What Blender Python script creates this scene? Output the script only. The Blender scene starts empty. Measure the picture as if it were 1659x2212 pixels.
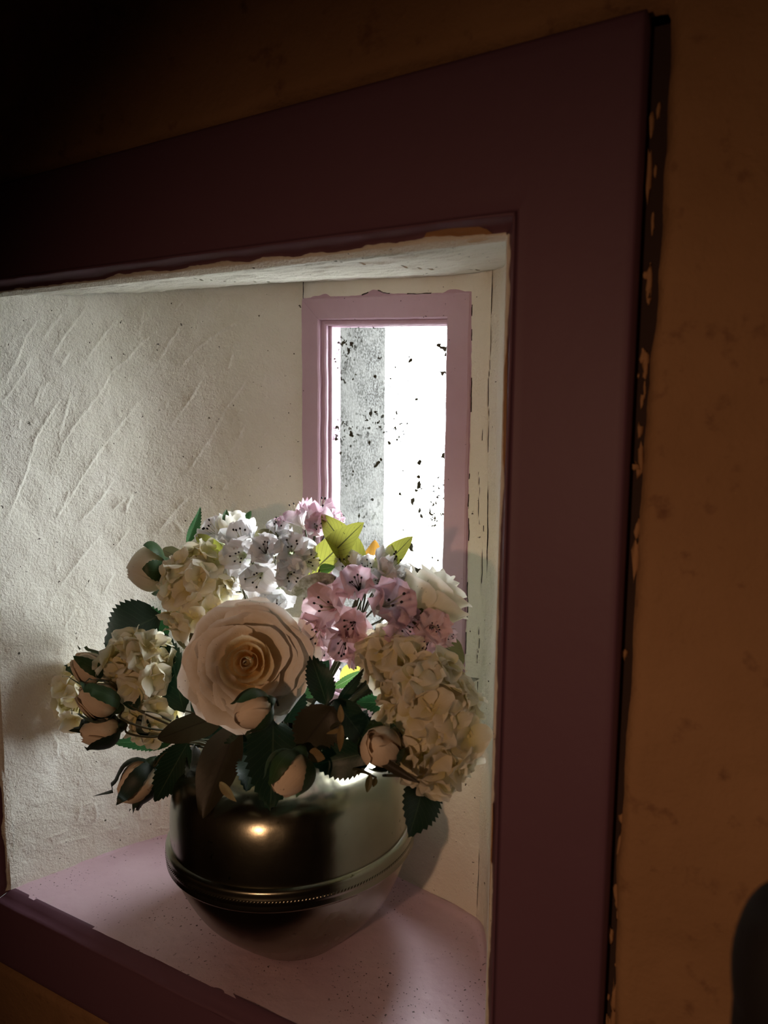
import bpy, math, random
import numpy as np
from mathutils import Vector, Matrix
C = bpy.context.scene.collection
sc = bpy.context.scene
rnd = random.Random(7)

# ------------------------------------------------------------------ camera
F = 1659.0; CX = 829.5; CY = 1106.0
pit, yaw, rol = map(math.radians, (7.0, 29.5, 0.5))
fw = np.array([-math.sin(yaw)*math.cos(pit), math.cos(yaw)*math.cos(pit), -math.sin(pit)])
r0 = np.array([math.cos(yaw), math.sin(yaw), 0.0]); u0 = np.cross(r0, fw)
RT = math.cos(rol)*r0 + math.sin(rol)*u0
UP = -math.sin(rol)*r0 + math.cos(rol)*u0
cam_d = bpy.data.cameras.new('camera'); cam = bpy.data.objects.new('camera', cam_d); C.objects.link(cam)
cam_d.sensor_width = 36; cam_d.sensor_fit = 'AUTO'; cam_d.lens = 27.0
cam_d.clip_start = 0.01
cam_d.dof.use_dof = True; cam_d.dof.focus_distance = 0.76; cam_d.dof.aperture_fstop = 9.0
cam.matrix_world = Matrix(((RT[0], UP[0], -fw[0], 0), (RT[1], UP[1], -fw[1], 0), (RT[2], UP[2], -fw[2], 0), (0, 0, 0, 1)))
sc.camera = cam

def at(x, y, Y):
    """world point seen at photo position (x, y) on the plane at depth Y into the wall"""
    r = fw + RT*(x-CX)/F - UP*(y-CY)/F
    return Vector(r*(Y/r[1]))
def proj(P):
    d = P@fw
    return CX + F*(P@RT)/d, CY - F*(P@UP)/d
TOCAM = Vector(-fw); CR = Vector(RT); CU = Vector(UP)

# ------------------------------------------------------------------ sky, lamps, exposure
w = bpy.data.worlds.new('overcast_sky'); sc.world = w; w.use_nodes = True
bg = w.node_tree.nodes['Background']; bg.inputs[0].default_value = (0.93, 0.98, 1.0, 1); bg.inputs[1].default_value = 27.0
def area(name, loc, target, size, power, col, portal=False, sy=None):
    l = bpy.data.lights.new(name, 'AREA'); l.size = size; l.energy = power; l.color = col
    if sy: l.shape = 'RECTANGLE'; l.size_y = sy
    o = bpy.data.objects.new(name, l); C.objects.link(o); o.location = loc
    d = (Vector(target)-Vector(loc)).normalized(); o.rotation_euler = d.to_track_quat('-Z', 'Y').to_euler()
    if portal: l.cycles.is_portal = True
    return o
area('window_portal', (-.3995, .7155, -.105), (-.3995-.1564, .7155-.9877, -.105), .163, 1, (1, 1, 1), True, .41)
sp = bpy.data.lights.new('shaded_amber_lamp', 'SPOT'); sp.energy = 11.5; sp.color = (1, .57, .34); sp.shadow_soft_size = .024
sp.spot_size = math.radians(76); sp.spot_blend = 1.0
spo = bpy.data.objects.new('shaded_amber_lamp', sp); C.objects.link(spo); spo.location = (-.24, -.60, -.05)
spo.rotation_euler = (Vector((-.17, .46, -.33))-spo.location).to_track_quat('-Z', 'Y').to_euler()
vs = sc.view_settings
vs.view_transform = 'Standard'; vs.look = 'None'; vs.exposure = 0.0; vs.gamma = 1.0; vs.use_curve_mapping = False
sc.cycles.max_bounces = 8; sc.cycles.diffuse_bounces = 5; sc.cycles.transparent_max_bounces = 12
sc.cycles.sample_clamp_indirect = 4.0

# ------------------------------------------------------------------ material helpers
class NT:
    def __init__(s, name):
        s.m = bpy.data.materials.new(name); s.m.use_nodes = True; s.t = s.m.node_tree
        s.t.nodes.clear(); s.out = s.n('ShaderNodeOutputMaterial')
    def n(s, typ, **kw):
        nd = s.t.nodes.new(typ)
        for k, v in kw.items():
            if k.startswith('i_'):
                key = k[2:]; key = int(key) if key.isdigit() else key.replace('_', ' ')
                s.set(nd.inputs[key], v)
            else: setattr(nd, k, v)
        return nd
    def set(s, inp, v):
        if isinstance(v, bpy.types.NodeSocket): s.t.links.new(v, inp)
        elif isinstance(v, bpy.types.Node): s.t.links.new(v.outputs[0], inp)
        else:
            if isinstance(v, (tuple, list)) and len(v) == 3 and inp.type == 'RGBA': v = (*v, 1)
            inp.default_value = v
    def noise(s, scale, detail=3, vec=None, rough=.55, dist=0):
        nd = s.n('ShaderNodeTexNoise'); nd.inputs['Scale'].default_value = scale; nd.inputs['Detail'].default_value = detail
        nd.inputs['Roughness'].default_value = rough; nd.inputs['Distortion'].default_value = dist
        s.set(nd.inputs['Vector'], vec if vec is not None else s.coord()); return nd.outputs['Fac']
    def coord(s):
        if not hasattr(s, '_tc'): s._tc = s.n('ShaderNodeTexCoord')
        return s._tc.outputs['Object']
    def uv(s):
        s.coord(); return s._tc.outputs['UV']
    def math(s, op, a, b=0.0, c=None):
        nd = s.n('ShaderNodeMath', operation=op); s.set(nd.inputs[0], a); s.set(nd.inputs[1], b)
        if c is not None: s.set(nd.inputs[2], c)
        return nd.outputs[0]
    def ramp(s, fac, stops):
        nd = s.n('ShaderNodeValToRGB'); s.set(nd.inputs[0], fac); e = nd.color_ramp.elements
        while len(e) < len(stops): e.new(0.5)
        for el, (p, c) in zip(e, stops):
            el.position = p; el.color = (*c, 1) if isinstance(c, (tuple, list)) else (c, c, c, 1)
        return nd.outputs[0]
    def mix(s, f, a, b, mode='MIX'):
        nd = s.n('ShaderNodeMix', data_type='RGBA', blend_type=mode)
        s.set(nd.inputs[0], f); s.set(nd.inputs[6], a); s.set(nd.inputs[7], b); return nd.outputs[2]
    def bump(s, h, strength=.5, dist=.001, prev=None):
        nd = s.n('ShaderNodeBump'); nd.inputs['Strength'].default_value = strength; nd.inputs['Distance'].default_value = dist
        s.set(nd.inputs['Height'], h)
        if prev is not None: s.set(nd.inputs['Normal'], prev)
        return nd.outputs[0]
    def pbr(s, col, rough=.7, metal=0, normal=None, spec=.4):
        p = s.n('ShaderNodeBsdfPrincipled'); s.set(p.inputs['Base Color'], col); s.set(p.inputs['Roughness'], rough)
        p.inputs['Metallic'].default_value = metal; p.inputs['Specular IOR Level'].default_value = spec
        if normal is not None: s.set(p.inputs['Normal'], normal)
        s.set(s.out.inputs[0], p.outputs[0]); return s.m

def m_plaster(name, a, b, bump=.5, grit=450, paint=False):
    t = NT(name)
    c = t.mix(t.ramp(t.noise(9, 4), [(.35, 0), (.68, 1)]), a, b)
    sp = t.ramp(t.noise(190, 2), [(.72, 0), (.75, 1)])
    c = t.mix(sp, c, (.07, .065, .05))
    if paint:
        at_ = t.n('ShaderNodeAttribute', attribute_name='paint')
        pk = t.mix(t.noise(40), (.44, .29, .37), (.52, .36, .44))
        c = t.mix(t.ramp(at_.outputs['Fac'], [(.45, 0), (.55, 1)]), c, pk)
        at2 = t.n('ShaderNodeAttribute', attribute_name='crack')
        c = t.mix(t.ramp(at2.outputs['Fac'], [(.4, 0), (.6, 1)]), c, (.03, .025, .02))
    h = t.noise(grit, 3, rough=.65)
    n = t.bump(h, bump, .0016)
    n = t.bump(t.noise(80, 4), .35, .004, n)
    return t.pbr(c, .85, 0, n, .25)
M = {}
M['plaster'] = m_plaster('rough_cream_plaster', (.76, .75, .66), (.82, .81, .74), 1.0, 400)
M['plaster_p'] = m_plaster('cream_plaster_with_lilac_paint_edge', (.76, .75, .66), (.82, .81, .74), .45, 380, True)
def m_ochre():
    t = NT('ochre_plaster')
    c = t.mix(t.ramp(t.noise(7, 5), [(.3, 0), (.7, 1)]), (.27, .150, .070), (.34, .195, .095))
    c = t.mix(t.ramp(t.noise(60, 4), [(.6, 0), (.78, 1)]), c, (.17, .08, .04))
    n = t.bump(t.noise(260, 3), .4, .0015); n = t.bump(t.noise(30, 5), .5, .006, n)
    return t.pbr(c, .8, 0, n, .25)
M['ochre'] = m_ochre()
def m_board():
    t = NT('plum_painted_wood')
    c = t.mix(t.noise(6, 4), (.120, .058, .085), (.145, .072, .105))
    n = t.bump(t.noise(50, 4), .15, .002)
    return t.pbr(c, .55, 0, n, .3)
M['board'] = m_board()
def m_lilac(name='lilac_gloss_paint', chips=.0):
    t = NT(name)
    c = t.mix(t.noise(14, 4), (.47, .31, .40), (.56, .40, .49))
    sp = t.ramp(t.noise(230, 2), [(.73, 0), (.76, 1)])
    c = t.mix(sp, c, (.05, .03, .03))
    n = t.bump(t.noise(90, 4), .35, .0015)
    return t.pbr(c, .45, 0, n, .45)
M['lilac'] = m_lilac()
def m_sill():
    t = NT('pale_pink_sill_paint')
    c = t.mix(t.ramp(t.noise(10, 4), [(.35, 0), (.7, 1)]), (.60, .42, .50), (.68, .51, .58))
    wear = t.ramp(t.noise(26, 6, rough=.7), [(.62, 0), (.70, 1)])
    c = t.mix(t.math('MULTIPLY', wear, .45), c, (.60, .50, .50))
    mask = t.ramp(t.noise(12, 2), [(.42, 0), (.60, 1)])
    sp = t.math('MULTIPLY', t.ramp(t.noise(330, 1), [(.67, 0), (.71, 1)]), mask)
    c = t.mix(sp, c, (.05, .025, .02))
    n = t.bump(t.noise(70, 5), .4, .0015); n = t.bump(t.noise(500, 2), .15, .0006, n)
    return t.pbr(c, .42, 0, n, .45)
M['sill'] = m_sill()
def m_flat(name, c, rough=.8, metal=0, v=.15, scale=30, bump=.3, spec=.3):
    t = NT(name); c2 = tuple(x*(1-v) for x in c)
    return t.pbr(t.mix(t.noise(scale, 4), c, c2), rough, metal, t.bump(t.noise(scale*4, 3), bump, .001), spec)
M['gap'] = m_flat('dark_crack_filler', (.035, .02, .015), .9)
def m_stone():
    t = NT('speckled_render_outside')
    c = t.mix(t.ramp(t.noise(420, 3, rough=.7), [(.44, 0), (.56, 1)]), (.016, .016, .014), (.075, .075, .072))
    c = t.mix(t.ramp(t.noise(24, 4), [(.40, 0), (.68, 1)]), c, (.085, .085, .08))
    return t.pbr(c, .95, 0, t.bump(t.noise(300, 3), 1, .001), .2)
M['stone'] = m_stone()
M['ground'] = m_flat('pale_yard', (.55, .55, .52), .95)
M['darkroom'] = m_flat('dim_room_walls', (.20, .10, .05), .9)
M['anther'] = m_flat('black_anther', (.012, .01, .012), .6)
M['filament'] = m_flat('pale_filament', (.6, .58, .42), .6)
M['filament_d'] = m_flat('dark_filament', (.10, .07, .06), .6)
M['stem'] = m_flat('brown_green_stem', (.05, .05, .025), .6)
M['foil'] = m_flat('brown_wood_flake', (.30, .17, .07), .8)

def m_brass():
    t = NT('tarnished_brass')
    c = t.mix(t.ramp(t.noise(13, 5), [(.35, 0), (.7, 1)]), (.33, .325, .25), (.25, .235, .17))
    c = t.mix(t.ramp(t.noise(120, 2), [(.70, 0), (.76, 1)]), c, (.10, .09, .06))
    n = t.bump(t.ramp(t.noise(60, 2), [(.22, 0), (.30, 1)]), .10, .0008)
    n = t.bump(t.noise(160, 3), .06, .001, n)
    r = t.ramp(t.noise(9, 4), [(.3, .21), (.75, .30)])
    return t.pbr(c, r, 1.0, n, .5)
M['brass'] = m_brass()
def m_glass():
    t = NT('dirty_window_glass')
    tr = t.n('ShaderNodeBsdfTransparent'); gl = t.n('ShaderNodeBsdfGlossy'); gl.inputs['Roughness'].default_value = .03
    a = t.n('ShaderNodeMixShader'); a.inputs[0].default_value = .05; t.set(a.inputs[1], tr); t.set(a.inputs[2], gl)
    clump = t.ramp(t.noise(13, 3), [(.46, 0), (.58, 1)])
    spots = t.ramp(t.noise(210, 2, rough=.5), [(.60, 0), (.635, 1)])
    big = t.ramp(t.noise(75, 2), [(.665, 0), (.69, 1)])
    f = t.math('MAXIMUM', t.math('MULTIPLY', spots, clump), big)
    haze = t.math('MULTIPLY', t.noise(420, 4), .002)
    d = t.n('ShaderNodeBsdfDiffuse'); t.set(d.inputs[0], (.06, .06, .04))
    h = t.n('ShaderNodeBsdfTranslucent'); t.set(h.inputs[0], (.75, .76, .74))
    b = t.n('ShaderNodeMixShader'); t.set(b.inputs[0], haze); t.set(b.inputs[1], a); t.set(b.inputs[2], h)
    c = t.n('ShaderNodeMixShader'); t.set(c.inputs[0], f); t.set(c.inputs[1], b); t.set(c.inputs[2], d)
    t.set(t.out.inputs[0], c.outputs[0]); return t.m
M['glass'] = m_glass()

def m_petal(name, base, mid, tip, streak=0, trans=.42, rough=.6):
    t = NT(name)
    sep = t.n('ShaderNodeSeparateXYZ'); t.set(sep.inputs[0], t.uv())
    col = t.ramp(sep.outputs[1], [(0, base), (.45, mid), (1, tip)])
    mp = t.n('ShaderNodeMapping'); mp.inputs['Scale'].default_value = (26, 2.2, 1); t.set(mp.inputs[0], t.uv())
    st = t.noise(1.0, 3, mp.outputs[0])
    col = t.mix(t.math('MULTIPLY', t.ramp(st, [(.4, 0), (.8, 1)]), .12+streak), col, tuple(x*.72 for x in base))
    sp = t.ramp(t.noise(420, 1), [(.755, 0), (.775, 1)])
    col = t.mix(t.math('MULTIPLY', sp, .7), col, (.12, .08, .05))
    n = t.bump(st, .25, .0008); n = t.bump(t.noise(90, 3), .25, .002, n)
    d = t.n('ShaderNodeBsdfPrincipled'); t.set(d.inputs['Base Color'], col); d.inputs['Roughness'].default_value = rough
    d.inputs['Specular IOR Level'].default_value = .2; t.set(d.inputs['Normal'], n)
    tl = t.n('ShaderNodeBsdfTranslucent'); t.set(tl.inputs[0], col); t.set(tl.inputs[1], n)
    mx = t.n('ShaderNodeMixShader'); mx.inputs[0].default_value = trans; t.set(mx.inputs[1], d); t.set(mx.inputs[2], tl)
    t.set(t.out.inputs[0], mx.outputs[0]); return t.m
M['rose'] = m_petal('cream_rose_petal', (.86, .62, .30), (.86, .76, .58), (.88, .86, .82), trans=.16)
M['rose_in'] = m_petal('golden_rose_heart', (.86, .52, .14), (.88, .68, .32), (.88, .79, .56), trans=.35)
M['rose2'] = m_petal('ivory_rose_petal', (.78, .74, .45), (.84, .80, .62), (.87, .85, .78), trans=.45)
M['bud'] = m_petal('peach_rosebud_petal', (.62, .50, .30), (.84, .70, .53), (.87, .76, .62), trans=.25)
M['budw'] = m_petal('white_bud_petal', (.72, .70, .50), (.85, .83, .72), (.88, .87, .82), trans=.45)
M['hyd'] = m_petal('cream_hydrangea_petal', (.76, .68, .30), (.86, .80, .60), (.89, .86, .76), trans=.42)
M['rhow'] = m_petal('white_rhododendron_petal', (.55, .60, .38), (.82, .81, .82), (.88, .87, .90), .05, .42)
M['rhop'] = m_petal('pink_rhododendron_petal', (.82, .60, .60), (.88, .76, .79), (.86, .62, .68), .06, .42)
M['rhopw'] = m_petal('blush_rhododendron_petal', (.70, .66, .62), (.87, .82, .86), (.82, .56, .68), .06, .42)

def m_leaf(name, col, back, vein, trans=.3, rough=.45, mid_w=.035, dusty=0):
    t = NT(name)
    sep = t.n('ShaderNodeSeparateXYZ'); t.set(sep.inputs[0], t.uv())
    au = t.math('ABSOLUTE', sep.outputs[0])
    mid = t.math('LESS_THAN', au, mid_w)
    ph = t.math('SUBTRACT', t.math('MULTIPLY', sep.outputs[1], 11.0), t.math('MULTIPLY', au, 3.2))
    fr = t.math('ABSOLUTE', t.math('SUBTRACT', t.math('FRACT', ph), .5))
    side = t.math('MULTIPLY', t.math('LESS_THAN', fr, .045), .45)
    v = t.math('MAXIMUM', mid, side)
    c = t.mix(t.noise(35, 4), col, tuple(x*.65 for x in col))
    geo = t.n('ShaderNodeNewGeometry')
    c = t.mix(geo.outputs['Backfacing'], c, back)
    c = t.mix(v, c, vein)
    if dusty: c = t.mix(t.math('MULTIPLY', t.ramp(t.noise(150, 4), [(.38, 0), (.62, 1)]), dusty), c, (.55, .55, .50))
    sp = t.ramp(t.noise(200, 1), [(.75, 0), (.78, 1)]); c = t.mix(sp, c, (.02, .02, .01))
    n = t.bump(t.math('SUBTRACT', 1.0, v), .4, .0006); n = t.bump(t.noise(70, 3), .3, .001, n)
    d = t.n('ShaderNodeBsdfPrincipled'); t.set(d.inputs['Base Color'], c); d.inputs['Roughness'].default_value = rough
    d.inputs['Specular IOR Level'].default_value = .35; t.set(d.inputs['Normal'], n)
    tl = t.n('ShaderNodeBsdfTranslucent'); t.set(tl.inputs[0], t.mix(.0, c, c)); t.set(tl.inputs[1], n)
    mx = t.n('ShaderNodeMixShader'); mx.inputs[0].default_value = trans; t.set(mx.inputs[1], d); t.set(mx.inputs[2], tl)
    t.set(t.out.inputs[0], mx.outputs[0]); return t.m
M['l_yel'] = m_leaf('yellow_green_leaf', (.28, .29, .05), (.30, .30, .07), (.05, .05, .015), .45, .5, .05)
M['l_olive'] = m_leaf('olive_leaf', (.13, .12, .045), (.16, .15, .06), (.05, .045, .02), .3, .5, .05)
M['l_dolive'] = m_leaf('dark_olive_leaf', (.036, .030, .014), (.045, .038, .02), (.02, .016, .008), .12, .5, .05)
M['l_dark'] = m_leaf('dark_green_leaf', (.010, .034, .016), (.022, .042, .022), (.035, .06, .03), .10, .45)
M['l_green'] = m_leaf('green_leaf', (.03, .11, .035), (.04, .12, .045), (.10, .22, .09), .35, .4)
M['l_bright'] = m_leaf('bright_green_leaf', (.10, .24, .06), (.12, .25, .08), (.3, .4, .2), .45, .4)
M['l_orange'] = m_leaf('amber_leaf', (.42, .22, .04), (.42, .24, .06), (.25, .12, .02), .5, .5)
M['l_dusty'] = m_leaf('dusty_grey_green_leaf', (.20, .20, .13), (.25, .25, .18), (.10, .10, .06), .15, .7, .05, .75)
M['l_tan'] = m_leaf('dried_tan_leaf', (.26, .19, .08), (.28, .20, .09), (.2, .14, .06), .3, .6)
M['l_yellow'] = m_leaf('lemon_leaf', (.55, .52, .10), (.55, .52, .14), (.35, .34, .06), .55, .5)
M['sepal'] = m_leaf('green_sepal', (.035, .085, .028), (.05, .10, .04), (.05, .10, .04), .2, .45)
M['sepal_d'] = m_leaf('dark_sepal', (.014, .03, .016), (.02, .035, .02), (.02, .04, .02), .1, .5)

# ------------------------------------------------------------------ object helpers
def empty(name, loc, label=None, cat=None, group=None):
    o = bpy.data.objects.new(name, None); o.empty_display_size = .01; C.objects.link(o); o.location = loc
    tag(o, label, cat, group); return o
def tag(o, label=None, cat=None, group=None, kind=None):
    if label: o['label'] = label
    if cat: o['category'] = cat
    if group: o['group'] = group
    if kind: o['kind'] = kind
    return o
def mesh(name, V, Fc, mat, smooth=True, uv=None):
    me = bpy.data.meshes.new(name); me.from_pydata([tuple(v) for v in V], [], Fc)
    me.materials.append(mat)
    if smooth: me.polygons.foreach_set('use_smooth', [True]*len(me.polygons))
    if uv is not None:
        ul = me.uv_layers.new(name='UVMap'); idx = np.zeros(len(me.loops), int); me.loops.foreach_get('vertex_index', idx)
        ul.data.foreach_set('uv', np.asarray(uv, float)[idx].ravel())
    me.update(); return me
def link(name, me, parent=None, mtx=None):
    o = bpy.data.objects.new(name, me); C.objects.link(o)
    if parent is not None: o.parent = parent
    if mtx is not None: o.matrix_local = mtx
    return o
def boxes(name, bs, mat, parent=None, kind=None, label=None):
    V = []; Fc = []
    for (x0, x1, y0, y1, z0, z1) in bs:
        b = len(V)
        V += [(x, y, z) for x in (x0, x1) for y in (y0, y1) for z in (z0, z1)]
        Fc += [[b+i for i in f] for f in ((0, 1, 3, 2), (4, 6, 7, 5), (0, 4, 5, 1), (2, 3, 7, 6), (0, 2, 6, 4), (1, 5, 7, 3))]
    o = link(name, mesh(name, V, Fc, mat, False), parent); tag(o, label, None, None, kind); return o
def tube_geo(pts, rad, n=6):
    pts = [Vector(p) for p in pts]; V = []; Fc = []
    if not hasattr(rad, '__len__'): rad = [rad]*len(pts)
    up = Vector((.3, .2, 1)).normalized()
    for i, p in enumerate(pts):
        d = (pts[min(i+1, len(pts)-1)]-pts[max(i-1, 0)]).normalized()
        a = d.cross(up)
        if a.length < 1e-4: a = d.cross(Vector((1, 0, 0)))
        a.normalize(); b = d.cross(a)
        for k in range(n):
            t = 2*math.pi*k/n; V.append(p+(a*math.cos(t)+b*math.sin(t))*rad[i])
    for i in range(len(pts)-1):
        for k in range(n):
            k2 = (k+1) % n; Fc.append([i*n+k, i*n+k2, (i+1)*n+k2, (i+1)*n+k])
    Fc.append(list(range(n))[::-1]); Fc.append([(len(pts)-1)*n+k for k in range(n)])
    return V, Fc
def smooth_path(pts, k=6):
    pts = [Vector(p) for p in pts]; P = [pts[0]*2-pts[1]]+pts+[pts[-1]*2-pts[-2]]; out = []
    for i in range(1, len(P)-2):
        for j in range(k):
            t = j/k; a, b, c, d = P[i-1], P[i], P[i+1], P[i+2]
            out.append(.5*((2*b)+(c-a)*t+(2*a-5*b+4*c-d)*t*t+(3*b-a-3*c+d)*t**3))
    out.append(pts[-1]); return out
def tube(name, pts, rad, mat, parent=None, n=6, k=5):
    """pts in the parent's own frame"""
    sp = smooth_path(pts, k) if len(pts) > 2 else [Vector(p) for p in pts]
    V, Fc = tube_geo(sp, rad if not hasattr(rad, '__len__') else list(np.interp(np.linspace(0, 1, len(sp)), np.linspace(0, 1, len(rad)), rad)), n)
    return link(name, mesh(name, V, Fc, mat), parent)
def frame(y, zhint):
    """rotation with local Y along y, local Z close to zhint"""
    y = Vector(y).normalized(); x = y.cross(Vector(zhint))
    if x.length < 1e-4: x = y.cross(Vector((.1, 1, .3)))
    x.normalize(); z = x.cross(y)
    return Matrix((x, y, z)).transposed()
def frame_z(z, xhint=(1, .1, 0)):
    z = Vector(z).normalized(); x = Vector(xhint); x = (x-z*x.dot(z)).normalized(); y = z.cross(x)
    return Matrix((x, y, z)).transposed()
def img_dir(dx, dy, toward=0.0):
    """direction given by its look in the picture (dx right, dy up) and how much it comes towards the viewer"""
    return (CR*dx+CU*dy+TOCAM*toward).normalized()

# value noise on arrays
def vnoise(x, y, freq, seed):
    g = np.random.RandomState(seed).rand(64, 64); X = x*freq; Y = y*freq
    xi = np.floor(X).astype(int); yi = np.floor(Y).astype(int); fx = X-xi; fy = Y-yi
    fx = fx*fx*(3-2*fx); fy = fy*fy*(3-2*fy)
    a = g[xi % 64, yi % 64]; b = g[(xi+1) % 64, yi % 64]; c = g[xi % 64, (yi+1) % 64]; d = g[(xi+1) % 64, (yi+1) % 64]
    return (a*(1-fx)+b*fx)*(1-fy)+(c*(1-fx)+d*fx)*fy-.5
def fbm(x, y, f, seed, o=4):
    return sum(vnoise(x, y, f*2**i, seed+i)*.5**i for i in range(o))

def grid_obj(name, P, mat, keep=None, parent=None, attrs=None, flip=False):
    """P: (n, m, 3) points"""
    n, m = P.shape[:2]
    idx = np.arange(n*m).reshape(n, m)
    q = np.stack([idx[:-1, :-1], idx[1:, :-1], idx[1:, 1:], idx[:-1, 1:]], -1)
    if flip: q = q[..., ::-1]
    if keep is not None: q = q[keep]
    q = q.reshape(-1, 4)
    me = bpy.data.meshes.new(name); me.vertices.add(n*m); me.vertices.foreach_set('co', P.reshape(-1).astype(np.float32))
    me.loops.add(q.size); me.loops.foreach_set('vertex_index', q.ravel().astype(np.int32))
    me.polygons.add(len(q)); me.polygons.foreach_set('loop_start', (np.arange(len(q))*4).astype(np.int32))
    me.polygons.foreach_set('loop_total', np.full(len(q), 4, np.int32))
    me.update(calc_edges=True); me.validate()
    me.polygons.foreach_set('use_smooth', [True]*len(me.polygons))
    for k, v in (attrs or {}).items():
        a = me.attributes.new(k, 'FLOAT', 'POINT'); a.data.foreach_set('value', v.ravel().astype(np.float32))
    me.materials.append(mat)
    return link(name, me, parent)

# ================================================================== THE NICHE
YF = .4675; YB = .682; ZS = -.5
XR = -.178; XL = -.7155; ZT = .113
def ztop(X, Y): return ZT + (Y-YF)*(.10+.045*np.clip((-.2935-X)/.22, 0, 1))
WX0, WX1, WZ0, WZ1 = -.487, -.2935, -.345, .117
WA = math.radians(9.0); WS = 1.146; WTILT = .07
def WT(x, y, z):
    """the window wall is built square, then turned: it stands 9 degrees askew in the thick wall and its head slopes"""
    d = (x-WX1)*WS; e = y-.68
    return WX1+d*math.cos(WA)+e*math.sin(WA), .68-d*math.sin(WA)+e*math.cos(WA), z+(WX1-x)*WTILT      # painted frame outside edge

def resample(path, step):
    p = np.array(smooth_path([Vector((a, b, 0)) for a, b in path], 8))[:, :2]
    s = np.r_[0, np.cumsum(np.hypot(*np.diff(p, axis=0).T))]
    n = int(s[-1]/step)+1; ss = np.linspace(0, s[-1], n)
    q = np.stack([np.interp(ss, s, p[:, 0]), np.interp(ss, s, p[:, 1])], 1)
    t = np.gradient(q, axis=0); t /= np.linalg.norm(t, axis=1)[:, None]
    return ss, q, t
def strokes_height(S, Z, P, strokes, amp, wide=.004, side=-1):
    """trowel laps: a sharp lip on one side that fades on the other"""
    px, py = proj(P); H = np.zeros(S.shape)
    for st in strokes:
        a = amp*(st[0] if isinstance(st[0], float) else 1.0); pts = st[1:] if isinstance(st[0], float) else st
        sp = []
        for (x, y) in pts:
            k = np.argmin((px-x)**2+(py-y)**2); sp.append((S.ravel()[k], Z.ravel()[k]))
        L = sum(math.dist(sp[i], sp[i+1]) for i in range(len(sp)-1)); acc = 0
        best = np.full(S.shape, 1e9); sd = np.zeros(S.shape); tt = np.zeros(S.shape)
        for i in range(len(sp)-1):
            (x0, y0), (x1, y1) = sp[i], sp[i+1]; dx, dy = x1-x0, y1-y0; l = math.hypot(dx, dy)+1e-9
            t = np.clip(((S-x0)*dx+(Z-y0)*dy)/l**2, 0, 1)
            ex = S-x0-t*dx; ey = Z-y0-t*dy; d = np.hypot(ex, ey); sg = np.sign(dx*(Z-y0)-dy*(S-x0))
            m = d < best; best = np.where(m, d, best); sd = np.where(m, sg*d, sd); tt = np.where(m, (acc+t*l)/L, tt); acc += l
        fade = np.clip(np.minimum(tt, 1-tt)*5, 0, 1)*np.exp(-(np.maximum(best-abs(sd)*1.0, 0)/.001))
        sd = sd*side+vnoise(S, Z, 160, 3)*.0010
        prof = np.where(sd > 0, np.exp(-sd/wide), np.exp(-(sd/.0009)**2))
        H += a*fade*prof*(.6+.8*(vnoise(S, Z, 60, 5)+.5))
    return H
def plaster_wall(name, path, step, dz, zb, strokes, amp, rough, seed, mat, hole=None, label=None, ragged=None, flip=False, cracks=(), xf=False):
    ss, q, t = resample(path, step)
    bx, by, bz = WT(q[:, 0], q[:, 1], 0*q[:, 0]) if xf else (q[:, 0], q[:, 1], 0*q[:, 0])
    zt = ztop(bx, by)+.006-bz; m = int((zt.max()-zb)/dz)+1; v = np.linspace(0, 1, m)
    Z = zb+(zt[:, None]-zb)*v[None, :]; S = np.repeat(ss[:, None], m, 1)
    P = np.stack([np.repeat(q[:, :1], m, 1), np.repeat(q[:, 1:], m, 1), Z], -1)
    N = np.stack([t[:, 1], -t[:, 0], np.zeros(len(t))], -1)[:, None, :]     # towards the niche
    H = fbm(S, Z, 9, seed, 3)*.010*rough + fbm(S, Z, 55, seed+9, 4)*.0022*rough
    # small blobs and pits
    b = vnoise(S, Z, 130, seed+20); H += np.clip(b-.33, 0, 1)*.006*rough
    if strokes: H += strokes_height(S, Z, P, strokes, amp)
    # fade to flat at top, bottom
    P2 = P+N*H[..., None]
    attrs = {}
    keep = None
    if hole:
        x0, x1, z0, z1 = hole
        dxx = np.maximum(np.maximum(x0-P[..., 0], P[..., 0]-x1), np.maximum(z0-P[..., 2], P[..., 2]-z1))
        cc = (P[:-1, :-1]+P[1:, 1:])/2
        keep = ~((cc[..., 0] > x0+.002) & (cc[..., 0] < x1-.002) & (cc[..., 2] > z0+.002) & (cc[..., 2] < z1-.002))
        lim = .0012+.0085*np.clip(fbm(S, Z, 34, 77, 3)+.12, 0, 1)*(P[..., 2] > z1-.002) + .0015*fbm(S, Z, 60, 31)
        attrs['paint'] = np.clip((lim-dxx)/.0008*.5+.5, 0, 1)
        ln = np.abs(dxx-lim); nn = vnoise(S, Z, 90, 41)
        cr = np.clip(1-ln/.0011, 0, 1)*(nn > .02)
        cr = np.maximum(cr, np.clip(1-np.abs(dxx)/.0009, 0, 1)*(P[..., 0] < x0+.001))
        for (cx, za, zb_, wd) in cracks:
            xx = cx+vnoise(Z, Z*0, 60, int(-cx*1e4) % 97)*.003
            cr = np.maximum(cr, np.clip(1.3-np.abs(P[..., 0]-xx)/wd, 0, 1)*((Z > za) & (Z < zb_))*(vnoise(S, Z, 45, 61) > -.2))
        attrs['crack'] = cr
        P2 -= N*(cr*.0012)[..., None]
    else: 
        attrs['paint'] = np.zeros(S.shape); attrs['crack'] = np.zeros(S.shape)
    if xf: P2 = np.stack(WT(P2[..., 0], P2[..., 1], P2[..., 2]), -1)
    o = grid_obj(name, P2, mat, keep, None, attrs, flip); tag(o, label, None, None, 'structure')
    return o

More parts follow.
